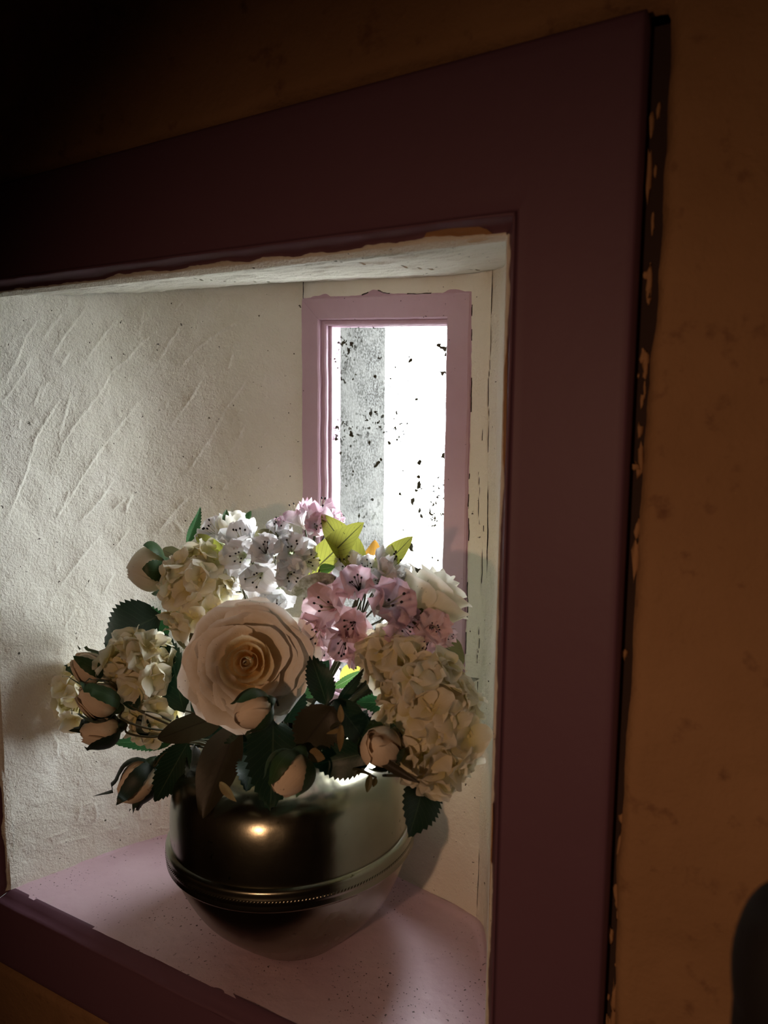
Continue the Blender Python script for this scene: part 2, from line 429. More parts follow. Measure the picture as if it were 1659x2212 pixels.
def cz(pts, ox, oy, sc_): return [(ox+x/sc_, oy+y/sc_) for x, y in pts]
A = lambda *p: cz(p, 0, 440, 2.37)
B = lambda *p: cz(p, 100, 1040, 3.318)
D = lambda *p: cz(p, 100, 1400, 3.318)
ST = [A((205, 540), (205, 580), (140, 665), (95, 770), (50, 860), (20, 970)),
      A((320, 555), (255, 640), (215, 700)), A((455, 480), (430, 550), (320, 690), (255, 800)),
      A((360, 460), (355, 530)), A((630, 575), (560, 640), (455, 780), (450, 820)), A((735, 520), (725, 610), (710, 700)),
      A((845, 570), (800, 650), (715, 715), (660, 790), (570, 860), (500, 980), (400, 1100), (330, 1210), (260, 1400)),
      A((945, 480), (885, 570)), A((940, 600), (880, 690), (800, 825)),
      A((1260, 580), (1150, 640), (1075, 690), (1010, 740), (910, 850)), A((1390, 510), (1330, 570), (1250, 620)),
      A((1230, 490), (1200, 590)), A((1150, 480), (1095, 550)), A((160, 790), (90, 910), (5, 1030)),
      A((350, 760), (315, 830)), A((350, 940), (250, 1080), (180, 1200), (130, 1370), (80, 1500), (20, 1640)),
      A((360, 980), (330, 1080), (300, 1200)), A((1305, 825), (1240, 940), (1150, 1060), (1080, 1190), (985, 1340), (930, 1410)),
      A((780, 960), (700, 1020), (600, 1150), (500, 1270), (400, 1440), (330, 1560), (280, 1620)),
      A((1040, 880), (990, 980), (940, 1050), (850, 1170)), A((1240, 1050), (1180, 1120)), A((1270, 1110), (1220, 1200), (1170, 1290)),
      A((1440, 1080), (1320, 1220)), A((1500, 650), (1440, 720)), A((1430, 1290), (1370, 1340), (1290, 1385)),
      A((1235, 1390), (1130, 1470)), A((590, 1400), (520, 1500), (470, 1570), (410, 1620)), A((680, 1480), (640, 1590)),
      A((640, 1500), (580, 1570)), A((970, 1490), (905, 1560), (820, 1659)), A((1360, 850), (1345, 940)), A((1365, 950), (1360, 1030)),
      A((210, 930), (165, 1040)), A((245, 900), (200, 1000)), A((1200, 760), (1165, 850)), A((100, 1095), (100, 1160)),
      B((165, 60), (120, 180), (60, 275)), B((440, 60), (360, 170), (240, 290)), B((490, 285), (350, 440), (160, 660), (20, 880)),
      B((610, 90), (560, 220)), B((595, 95), (470, 200)), B((1015, 120), (930, 195)), B((945, 235), (850, 310), (730, 385)),
      B((610, 320), (540, 410), (490, 490)), B((500, 640), (480, 680), (400, 820)), B((230, 860), (180, 960), (115, 1055)),
      B((1300, 5), (1255, 60)), B((920, 280), (990, 370)), B((95, 580), (70, 640)), B((1130, 20), (1030, 100)),
      D((30, 600), (80, 660), (90, 800)), D((650, 1090), (690, 1255)), D((835, 1060), (805, 1280)), D((690, 1225), (760, 1210)),
      D((60, 1410), (150, 1385), (330, 1350)), D((0, 1370), (160, 1300)), D((460, 1305), (540, 1285)), D((760, 1290), (890, 1275)),
      D((330, 1100), (250, 1140), (230, 1250)), D((550, 1190), (535, 1270)), D((340, 1100), (370, 1180), (350, 1250))]
rs = random.Random(11)
for _ in range(45):      # fainter scratches between the big laps
    x = rs.uniform(5, 620); y = rs.uniform(650, 1800); l = rs.uniform(12, 40); a = math.radians(rs.gauss(58, 18))
    ST.append([.45, (x, y), (x-l*math.cos(a), y+l*math.sin(a))])
LEFT = [(XL, YF), (-.698, .525), (-.685, .559), (-.669, .6025), (-.648, .634), (-.61, .664), (-.565, .688), WT(-.486, YB, 0)[:2]]
wl = plaster_wall('wall_left', LEFT, .0012, .0012, ZS-.004, ST, .0014, .6, 5, M['plaster'], label='rough cream plastered splayed side of the window niche')
wb = plaster_wall('wall_back', [(-.486, YB), (-.44, YB), (-.39, YB), (-.34, YB), (-.30, YB), (-.272, YB-.004)], .0009, .0009, ZS-.025,
    [[1.0, (1060, 790), (1052, 860), (1048, 930)]], .0005, .35, 15, M['plaster_p'], hole=(WX0, WX1, WZ0, WZ1),
    label='cream plaster around the small lilac window', xf=True,
    cracks=[(-.2745, -.03, .055, .0005), (-.2795, -.02, .04, .0004), (-.281, -.10, -.04, .0005), (-.2775, -.16, -.10, .0004), (-.279, -.30, -.2, .0004)])
BACK = [WT(-.486, YB, 0)[:2], WT(-.272, YB-.004, 0)[:2]]
RIGHT = [BACK[1], (-.262, .668), (-.250, .650), (-.2045, .551), (-.19, .51), (XR+.0012, YF)]
wr = plaster_wall('wall_right', RIGHT, .002, .0022, ZS-.004, [[1.0, (1015, 1620), (1035, 1720), (1055, 1820), (1068, 1990)], [(1000, 1400), (1040, 1440), (1055, 1520)]], .0016, .3, 25, M['plaster'],
    label='narrow cream plaster side of the niche between window and plum board')

# soffit of the niche
def soffit():
    pa = []
    for p in (LEFT, BACK, RIGHT):
        _, q, _ = resample(p, .0025); pa.append(q)
    q = np.concatenate(pa); x0, x1 = q[:, 0].min(), q[:, 0].max()
    n = len(q); m = 90; s = np.linspace(0, 1, m)
    s_arc = np.r_[0, np.cumsum(np.hypot(*np.diff(q, axis=0).T))]; f = s_arc/s_arc[-1]
    fx = XL+(XR-XL)*f
    X = fx[:, None]*(1-s)+q[:, :1]*s; Y = YF*(1-s)[None, :]+q[:, 1:]*s
    Z = ztop(X, Y)
    Z = Z+fbm(X, Y, 10, 51, 2)*.004*np.sin(np.pi*s)[None, :]-np.clip(fbm(X, Y*3, 40, 55, 4), -.2, 1)*.0026
    st = np.clip(1-np.abs((Y-.505)+(X+.45)*.11+vnoise(X, Y, 30, 6)*.004)/.0012, 0, 1)
    Z = Z+st*.002
    P = np.stack([X, Y, Z], -1)
    cr = np.clip(1-np.abs((Y-.478)-vnoise(X, X*0, 40, 8)*.008)/.0010, 0, 1)*(vnoise(X, Y, 30, 9) > 0)
    o = grid_obj('ceiling_soffit', P, M['plaster_p'], None, None, {'paint': X*0, 'crack': np.maximum(cr, st*.8*(vnoise(X, Y, 25, 19) > .12))}, True)
    tag(o, 'cream plaster underside at the top of the niche', None, None, 'structure')
soffit()

# ragged plaster lip that laps over the board's edge
def lip():
    bm = []
    for (a, b, nrm, seed) in (((XL, YF, ZT), (XR, YF, ZT), (0, 0, 1), 1), ((XR, YF, ZT), (XR, YF, ZS), (1, 0, 0), 2), ((XL, YF, ZS), (XL, YF, ZT), (-1, 0, 0), 3)):
        a = np.array(a); b = np.array(b); L = np.linalg.norm(b-a); n = int(L/.0013); t = np.linspace(0, 1, n)
        ww = .0012+.0030*np.clip(fbm(t*L, t*0+seed, 45, seed*7, 4)+.25, 0, 1)
        ks = np.array([0, .5, 1.0, 1.0]); outs = []
        for k, dy in zip((-1.2, 0, 1.0, 1.0), (.004, -.0012, -.0035, .001)):
            base = a+(b-a)*t[:, None]
            outs.append(base+np.array(nrm)*(ww if k > 0 else 0*ww+k*.002)[:, None]+np.array([0, 1, 0])*dy*(1 if k <= 0 else (.5+ww/.003))[:, None] if k > 0 else base+np.array(nrm)*(k*.002)+np.array([0, 1, 0])*dy)
        P = np.stack(outs, 1)
        o = grid_obj('trim_plaster_edge', P, M['plaster'], None, wl)
lip()

# sill
def sill():
    m = 150; n = 260
    pa = []
    for p in (LEFT, BACK, RIGHT):
        _, q, _ = resample(p, .002); pa.append(q)
    q = np.concatenate(pa); f = np.r_[0, np.cumsum(np.hypot(*np.diff(q, axis=0).T))]; f /= f[-1]
    s = np.linspace(0, 1, m); fx = XL+(XR-XL)*f
    X = fx[:, None]*(1-s)+q[:, :1]*s; Y = (YF+.0005)*(1-s)[None, :]+(q[:, 1:]+.003)*s
    Z = ZS+fbm(X, Y, 8, 61, 2)*.0022*0.6+fbm(X, Y, 60, 65, 3)*.0006
    # swollen paint run near the side wall
    e = np.clip(1-np.abs(s[None, :]-.965)/.035, 0, 1)*(fbm(X, Y, 40, 67)+.3)
    Z = Z+e*.003
    o = grid_obj('window_sill', np.stack([X, Y, Z], -1), M['sill'], None, None, None, False)
    tag(o, 'pale pink painted sill under the vase, speckled and scuffed', None, None, 'structure')
sill()

# plum boards around the opening, mitred, each with its sloping inner edge
YO = .459; BT, BR, BB, BL = .1245, -.1685, -.512, -.727
OT, OR, OB, OL = .2225, -.0985, -.584, -.80
OTL = .204
def board(name, pin, pface, pout, label):
    """pin/pface/pout: two points each, following one side"""
    V = []; Fc = []; n = 160
    fr = np.linspace(0, 1, n)
    rows = []
    mixp = lambda p, q, f: tuple(tuple(np.array(p[i])*(1-f)+np.array(q[i])*f) for i in (0, 1))
    near = lambda f: mixp(pface, pout, f)
    inn = lambda f, y: (tuple((q[0], y, q[2]) for q in mixp(pin, pface, f)), 0)
    for (a, b), dy in ((pin, .004), inn(.0, YF), inn(.45, YF-.0045), inn(.68, YO-.0005), inn(.78, YO-.0028), inn(.88, YO-.0036), inn(.97, YO-.0026), (pface, -.0004), (near(.02), 0), (near(.10), 0), (near(.90), 0), (near(.97), 0), (pout, .0012), (pout, .03)):
        a = np.array(a); b = np.array(b); r = a+(b-a)*fr[:, None]; r[:, 1] += dy
        rows.append(r)
    P = np.stack(rows, 1)
    P[:, 1:7, 1] += fbm(fr[:, None]*6, np.arange(6)[None, :]*.3, 3, 91, 3)*.0012
    o = grid_obj(name, P, M['board']); tag(o, label, None, None, 'structure'); return o
bt = board('trim_1', ((XL, YF, ZT), (XR, YF, ZT)), ((BL, YO, BT), (BR, YO, BT)), ((OL, YO, OTL), (OR, YO, OT)), 'plum painted board along the top of the niche')
br = board('trim_2', ((XR, YF, ZT), (XR, YF, ZS)), ((BR, YO, BT), (BR, YO, BB)), ((OR, YO, OT), (OR, YO, OB)), 'upright plum painted board between niche and ochre wall')
bb = board('trim_3', ((XR, YF, ZS), (XL, YF, ZS)), ((BR, YO, BB), (BL, YO, BB)), ((OR, YO, OB), (OL, YO, OB)), 'plum painted board with a worn edge below the pink sill')
bl = board('trim_4', ((XL, YF, ZS), (XL, YF, ZT)), ((BL, YO, BB), (BL, YO, BT)), ((OL, YO, OB), (OL, YO, OT)), 'dark plum board beside the rough plaster')
# dark brown filler strips set back behind the outer edges of the boards
boxes('trim_5', [(OL-.01, OR+.014, .474, .50, OT-.004, OT+.03), (OR-.004, OR+.020, .474, .50, OB-.02, OT+.03), (OL-.01, OR+.014, .474, .50, OB-.016, OB+.004), (OL-.016, OL+.004, .474, .5, OB-.01, OT+.01)],
      M['gap'], None, 'structure', 'dark crack between plum board and ochre plaster')

# ochre wall with opening
def ochre():
    xs = np.arange(-1.30, .62, .0045); zs = np.arange(-1.05, .80, .0045)
    X, Z = np.meshgrid(xs, zs, indexing='ij')
    hx1 = OR+.0100; hx0 = OL-.004; hz0 = OB-.001; hz1 = OT+.0005+(X-OR)*(OT-OTL)/(OR-OL)
    d = np.maximum(np.maximum(hx0-X, X-hx1), np.maximum(hz0-Z, Z-hz1))       # <0 inside
    jag = fbm(X, Z, 9, 81, 5)*.011
    d2 = d+jag
    Y = .4545-fbm(X, Z, 3, 71, 3)*.012-fbm(X, Z, 35, 73, 4)*.0022
    edge = np.clip(1-np.clip(d2, 0, 1)/.006, 0, 1)
    Y = Y+edge**2*.006
    inner = np.clip(-d2/.0045, 0, 1)
    Y = Y+inner*.022
    cc = d2[:-1, :-1]
    keep = cc > -.0095
    o = grid_obj('wall_front', np.stack([X, Y, Z], -1), M['ochre'], keep); tag(o, 'uneven ochre plaster wall around the plum boards', None, None, 'structure')
    # lumps of old mortar left in the crack
    lumps = []
    r = random.Random(4)
    for i in range(46):
        z = r.uniform(-.52, .2); x = OR+.0035+r.uniform(-.002, .004)
        if r.random() < .45: x = OR+.006
        s = r.uniform(.0010, .0030); sz = s*r.uniform(1.2, 5.5)
        V = []; n = 6
        for a in range(4):
            th = math.pi*(a+.5)/4
            for b in range(n):
                ph = 2*math.pi*b/n; k = r.uniform(.45, 1.25)
                V.append((x+s*k*math.sin(th)*math.cos(ph), .474-.6*0+s*.9*k*math.sin(th)*math.sin(ph), z+sz*k*math.cos(th)))
        Fc = [[a*n+b, a*n+(b+1) % n, (a+1)*n+(b+1) % n, (a+1)*n+b] for a in range(3) for b in range(n)]+[list(range(n)), [3*n+b for b in range(n)]]
        lumps.append((V, Fc))
    V = []; Fc = []
    for v, f in lumps: b = len(V); V += v; Fc += [[b+i for i in g] for g in f]
    q = link('mortar_crumbs', mesh('mortar_crumbs', V, Fc, M['ochre']), o); q['kind'] = 'stuff'
    return o
wf = ochre()
# a patch of bare ochre filler on the sloping edge of the top board and slivers on the side one
def patch(pts, name, par):
    V = [Vector(p) for p in pts]; c = sum(V, Vector())/len(V); c.y -= .0012
    Fc = [[i, (i+1) % len(V), len(V)] for i in range(len(V))]; V.append(c)
    return link(name, mesh(name, V, Fc, M['ochre'], False), par)
def on_bevel_top(f, k):       # f along X, k 0 inner 1 outer
    x = f; return Vector((x, YF-.0012-(YF-YO)*k, ZT+(BT-ZT)*k))
patch([on_bevel_top(x, k) for x, k in ((-.232, .05), (-.234, .35), (-.229, .72), (-.220, .86), (-.209, .80), (-.198, .62), (-.190, .35), (-.186, .05), (-.21, 0))], 'bare_patch', bt)
def on_bevel_right(z, k): return Vector((XR+(BR-XR)*k, YF-.0012-(YF-YO)*k, z))
patch([on_bevel_right(z, k) for z, k in ((.06, .05), (.052, .32), (.03, .42), (-.02, .5), (-.05, .3), (-.07, .05))], 'bare_patch', br)
patch([on_bevel_right(z, k) for z, k in ((-.24, .05), (-.27, .25), (-.33, .2), (-.37, .05))], 'bare_patch', br)

# ================================================================== WINDOW
win = empty('window_1', (-.39, .69, -.27)); win['kind'] = 'structure'; win['label'] = 'small deep window with lilac frame and dirty glass'
wo = Vector((-.39, .69, -.27))
def ring(name, x0, x1, z0, z1, wd, yf, yb, mat, bev=.001, wob=0):
    """mitred frame of four sides, front face yf"""
    Vs = []; Fc = []; prof = [(0, yb), (0, yf+bev), (bev, yf), (wd-bev, yf), (wd, yf+bev), (wd, yb)]
    n = 40; k = len(prof)
    cor = [(x0, z0, 1, 1), (x1, z0, -1, 1), (x1, z1, -1, -1), (x0, z1, 1, -1)]
    for s in range(4):
        a = cor[s]; b = cor[(s+1) % 4]
        for i in range(n+1):
            t = i/n
            for (o, y) in prof:
                p0 = Vector((a[0]+a[2]*o, y, a[1]+a[3]*o)); p1 = Vector((b[0]+b[2]*o, y, b[1]+b[3]*o))
                p = p0.lerp(p1, t); w_ = (math.sin(i*1.7+s*5+o*300)+math.sin(i*.63+s))*wob
                Vs.append(p+Vector((w_*.5, w_, w_*.5)))
    for s in range(4):
        for i in range(n):
            for j in range(k-1):
                b0 = (s*(n+1)+i)*k+j; Fc.append([b0, b0+k, b0+k+1, b0+1])
    Vs = [Vector(WT(*v))-wo for v in Vs]
    return link(name, mesh(name, Vs, Fc, mat, False), win)
ring('window_frame', WX0, WX1, WZ0, WZ1, .0235, .6795, .7045, M['lilac'], .0015, .0002)
ring('window_moulding', WX0+.0225, WX1-.0200, WZ0+.022, WZ1-.0225, .0065, .6845, .7045, M['lilac'], .0015, .0002)
ring('glazing_bead', WX0+.0285, WX1-.0203, WZ0+.028, WZ1-.0262, .0035, .690, .7045, M['lilac'], .0008, .0001)
GX0, GX1, GZ0, GZ1 = WX0+.0290, WX1-.0204, WZ0+.029, WZ1-.0265
g = boxes('glass_pane', [(GX0, GX1, .6945, .6960, GZ0, GZ1)], M['glass'], win)
for v in g.data.vertices: v.co = Vector(WT(*v.co))-wo
# thick outer wall with a window hole, yard and a neighbour's wall far off
HX0, HX1, HZ0, HZ1 = -.4585, -.3125, -.318, .0945
YW0, YW1 = .705, .790
def outer_wall():
    """masonry round the window; its opening widens outwards"""
    O = (-2.2, 1.6, -1.6, 1.6)
    def ringv(x0, x1, z0, z1, y): return [(x0, y, z0), (x1, y, z0), (x1, y, z1), (x0, y, z1)]
    V = ringv(*O, YW0)+ringv(HX0, HX1, HZ0, HZ1, YW0)+ringv(HX0, HX1+.045, HZ0-.05, HZ1+.07, YW1)+ringv(*O, YW1)  # unseen right, top and bottom splay shaped to let more daylight into the niche
    V = [WT(*v) for v in V]
    Fc = []
    for a in range(3):
        for k in range(4): k2 = (k+1) % 4; Fc.append([a*4+k, a*4+k2, a*4+4+k2, a*4+4+k])
    for k in range(4): k2 = (k+1) % 4; Fc.append([12+k, 12+k2, k2, k])
    tag(link('wall_outside', mesh('wall_outside', V, Fc, M['stone'], False)), 'dark speckled outer reveal seen through the dirty glass', None, None, 'structure')
outer_wall()
boxes('ground_outside', [(-8, 8, .9, 14, -1.7, -1.6)], M['ground'], None, 'structure', 'pale yard outside the window')
# room behind the camera
boxes('wall_room_left', [(-1.36, -1.28, -2.3, .80, -1.5, 1.0)], M['darkroom'], None, 'structure')
boxes('wall_room_right', [(.60, .66, -2.3, .80, -1.5, 1.0)], M['darkroom'], None, 'structure')
boxes('wall_room_rear', [(-1.36, .66, -2.3, -2.24, -1.5, 1.0)], M['darkroom'], None, 'structure')
boxes('floor', [(-1.36, .66, -2.3, .80, -1.5, -1.42)], M['darkroom'], None, 'structure')
boxes('ceiling', [(-1.36, .66, -2.3, .80, .80, .86)], M['darkroom'], None, 'structure')

# ================================================================== THE POT
PC = Vector((-.413, .566, ZS))
PTILT = Matrix.Rotation(-.06, 4, 'Y')
pot = empty('brass_pot', PC, 'round tarnished brass pot on the pink sill, filled with artificial flowers', 'pot')
pot.matrix_world = Matrix.Translation(PC+Vector((0, 0, .0029)))@PTILT
def lathe(name, prof, mat, parent, n=96, wob=0.0, dents=()):
    V = []; Fc = []; m = len(prof)
    for i, (r, z) in enumerate(prof):
        for k in range(n):
            a = 2*math.pi*k/n; rr = r*(1+wob*math.sin(3*a+z*40))
            for (da, dz, dd, ds) in dents:
                q = ((a-da)*r)**2+(z-dz)**2; rr -= dd*math.exp(-q/ds**2)
            V.append((rr*math.cos(a), rr*math.sin(a), z))
    for i in range(m-1):
        for k in range(n):
            k2 = (k+1) % n; Fc.append([i*n+k, i*n+k2, (i+1)*n+k2, (i+1)*n+k])
    return link(name, mesh(name, V, Fc, mat), parent)
def dense(prof, k=5):
    return [(max(p[0], 0), p[1]) for p in smooth_path([Vector((a, b, 0)) for a, b in prof], k)]
kk = 1.035
outer = dense([(.001*1, 0), (.036, 0), (.046, .0012), (.052, .006), (.066, .019), (.088, .043), (.103, .072), (.1095, .094)])
shoulder = dense([(.1095, .104), (.1090, .128), (.1066, .149), (.1010, .1645), (.0925, .1740), (.081, .1800), (.069, .1842), (.060, .188), (.057, .194), (.062, .200)])
inner = [(.060, .199), (.055, .193), (.057, .1865), (.080, .178), (.103, .150), (.105, .09), (.085, .043), (.05, .01), (.001, .006)]
rng = random.Random(5)
dn = [(math.radians(300+rng.uniform(0, 25)), .155+rng.uniform(-.012, .012), .0007, .0022) for _ in range(14)]
lathe('body', [(a*kk, b) for a, b in outer+[(.1095, .099), (.1095, .104)][:0]+[(.1095, .099)]+shoulder+inner], M['brass'], pot, 128, .0012, dn)
lathe('belt', [(a*kk, b) for a, b in [(.1085, .0905), (.1125, .0915), (.1140, .094), (.1128, .0965), (.1136, .0985), (.1136, .1035), (.1128, .105), (.1138, .1075), (.1122, .110), (.1075, .1115)]], M['brass'], pot, 128)
V = []; Fc = []
for k in range(240):      # rope twist along the belt
    a = 2*math.pi*k/240; r = .1137*kk; t = Vector((-math.sin(a), math.cos(a), .8)).normalized(); c0 = Vector((r*math.cos(a), r*math.sin(a), .101))
    nn = Vector((math.cos(a), math.sin(a), 0)); s = t.cross(nn)
    b = len(V); V += [c0-t*.0022, c0+s*.0007+nn*.0003, c0+nn*.0010, c0-s*.0007+nn*.0003, c0+t*.0022]
    Fc += [[b, b+1, b+2], [b, b+2, b+3], [b+4, b+2, b+1], [b+4, b+3, b+2]]
rp = link('rope_beading', mesh('rope_beading', V, Fc, M['brass']), pot)
MOUTH = PC+Vector((-.008, 0, .175))

# ================================================================== PETALS, LEAVES, FLOWERS
CACHE = {}
def leaf_mesh(kind, L, W, bend, fold, seed, mat, nv=26):
    r = random.Random(seed); V = []; UV = []; Fc = []; us = [-1, -.72, -.36, 0, .36, .72, 1]
    ph = r.uniform(0, 6)
    for i in range(nv+1):
        v = i/nv
        if kind == 'serrated': wd = math.sin(math.pi*min(1, v**.80))**.75 if 0 < v < 1 else 0
        else: wd = math.sin(math.pi*v**.88)**.72 if 0 < v < 1 else 0
        if kind == 'serrated' and 0 < v < 1: tooth = 1+(.10 if i % 2 else -.05)
        else: tooth = 1+.02*math.sin(v*19+ph)
        for u in us:
            uu = u*(tooth if abs(u) == 1 else 1); x = uu*W/2*wd; y = v*L - (abs(u)**2*.03*L if abs(u) == 1 and kind == 'serrated' and i % 2 == 0 else 0)
            z = -bend*L*v*v + fold*abs(x) + .035*W*math.sin(v*9+ph+u*2)*abs(u)+.012*L*math.sin(v*6+ph)
            V.append((x, y, z)); UV.append((u, v))
    m = len(us)
    for i in range(nv):
        for j in range(m-1):
            b = i*m+j; Fc.append([b, b+1, b+m+1, b+m])
    return mesh('leaf', V, Fc, M[mat], True, UV)
def L2(parent_root, kind, base, tip, wpx, mat, roll=0, bend=.12, fold=.25, name='leaf', label=None, stem=True):
    b = at(*base); t = at(*tip); root = parent_root
    d = t-b; Lg = d.length; Wd = wpx*((b+t)/2).dot(Vector(fw))/F
    hint = (TOCAM + CR*math.sin(math.radians(roll))*1.6).normalized()
    R = frame(d, hint)
    me = leaf_mesh(kind, Lg, Wd, bend, fold, int(base[0]*7+base[1]), mat)
    o = link(name, me, root); rw = root.matrix_world if root.parent is None else root.matrix_world
    o.matrix_local = Matrix.Translation(b-root.location)@R.to_4x4()
    if label: o['label'] = label
    if stem:
        q = b+(MOUTH+Vector((0, 0, .02))-b)*.22+Vector((0, 0, -.004)); tube('petiole', [Vector((0, 0, 0)), R.inverted()@((q-b)*.5+Vector((0, 0, .002))), R.inverted()@(q-b)], [.0008, .0012], M['stem'], o, 5, 4)
    return o
def patch_petal(a0, da, rb, rt, H, lip, seed, ruf=.03, nu=11, nv=10, spiral=.06, point=0.0, z0=0, rnd_=0.0):
    """a cupped petal lying on a surface of revolution around +Z"""
    r = random.Random(seed); V = []; UV = []; Fc = []; p1, p2 = r.uniform(0, 6), r.uniform(0, 6); notch = r.uniform(-.3, .3)
    for i in range(nv+1):
        v = i/nv
        wp = .50+.50*math.sin(min(v*1.35, 1.15)*math.pi/2)
        for j in range(nu+1):
            u = 2*j/nu-1
            a = a0+u*da*wp
            drop = 1-(.20+rnd_*.10)*abs(u)**(2.2+2.0*rnd_)*v
            if point: drop += point*.16*max(0, 1-abs(u)*3)*v
            vv = v*drop
            rad = rb+(rt-rb)*(1-(1-vv)**2.0); z = H*vv**1.25
            c = max(0, vv-.72)/.28
            rad += lip*c*c*(1-.4*abs(u)); z -= lip*.6*c**2.4
            rad *= 1+spiral*u
            e = v**2.2
            rad += ruf*rt*e*(math.sin(u*4.2+p1)+.6*math.sin(u*9.1+p2)); z += ruf*rt*.7*e*(math.sin(u*5.3+p2)+.5*math.sin(u*11+p1))
            rad += .02*rt*math.sin(u*3+v*4+p1)*v
            V.append((rad*math.cos(a), rad*math.sin(a), z0+z)); UV.append(((u+1)/2, v))
    for i in range(nv):
        for j in range(nu):
            b = i*(nu+1)+j; Fc.append([b, b+1, b+nu+2, b+nu+1])
    return V, Fc, UV
def add_petals(root, rows, seed, R=1.0, name='petal', rot=None, sub=None):
    """rows: (count, rb, rt, H, lip, half-angle, mat, ruffle, z0)"""
    r = random.Random(seed); az = r.uniform(0, 6)
    for (n, rb, rt, H, lip, da, mat, ruf, z0) in rows:
        az += .9
        for k in range(n):
            a = az+2*math.pi*k/n+r.uniform(-.12, .12); s = r.uniform(.93, 1.07)
            V, Fc, UV = patch_petal(a, math.radians(da)*r.uniform(.92, 1.1), rb*R, rt*R*s, H*R*r.uniform(.93, 1.06), lip*R*r.uniform(.7, 1.3), r.randrange(9999), ruf, spiral=.07, z0=z0*R, rnd_=1.0 if rt > .6 else .2)
            me = mesh(name, V, Fc, M[mat], True, UV); link(name, me, root, rot)
def place(name, c, axis, label, cat, xh=(1, .1, .05), group=None):
    root = empty(name, (0, 0, 0), label, cat, group)
    root.location = c; return root, frame_z(axis, xh).to_4x4()
def stem_of(root, R, base_z, via=None, rad=.0016, mat='stem', mouth=None):
    c = root.location; ax = R.to_3x3()@Vector((0, 0, 1))
    m = (mouth or MOUTH)+Vector((rnd.uniform(-.02, .02), rnd.uniform(-.02, .02), 0))
    p = [ax*base_z]
    if via: p += [v-c for v in via]
    else: p.append(ax*(base_z-.022)+(m-c)*.25)
    p += [(m-c)*.8+Vector((0, 0, .0)), (m+Vector((0, 0, -.10))-c)]
    return tube('stem', p, rad, M[mat], root, 6, 5)
def calyx(root, R, z, r, sepals=0, L=.02, mat='sepal', W=.008, spread=.3):
    V, Fc = tube_geo([Vector((0, 0, z-r*1.2)), Vector((0, 0, z-r*.6)), Vector((0, 0, z)), Vector((0, 0, z+r*.4))], [r*.35, r*.85, r, r*.8], 10)
    o = link('calyx', mesh('calyx', V, Fc, M[mat]), root, R)
    for k in range(sepals):
        a = 2*math.pi*k/sepals+.4
        me = leaf_mesh('plain', L, W, -spread, .3, k+int(r*1e5), mat, 10)
        d = Vector((math.cos(a)*.9, math.sin(a)*.9, .55)); 
        mm = frame(d, Vector((0, 0, 1))-d*.5).to_4x4()
        link('sepal', me, o, Matrix.Translation(Vector((math.cos(a), math.sin(a), 0))*r*.7+Vector((0, 0, z)))@mm)
    return o

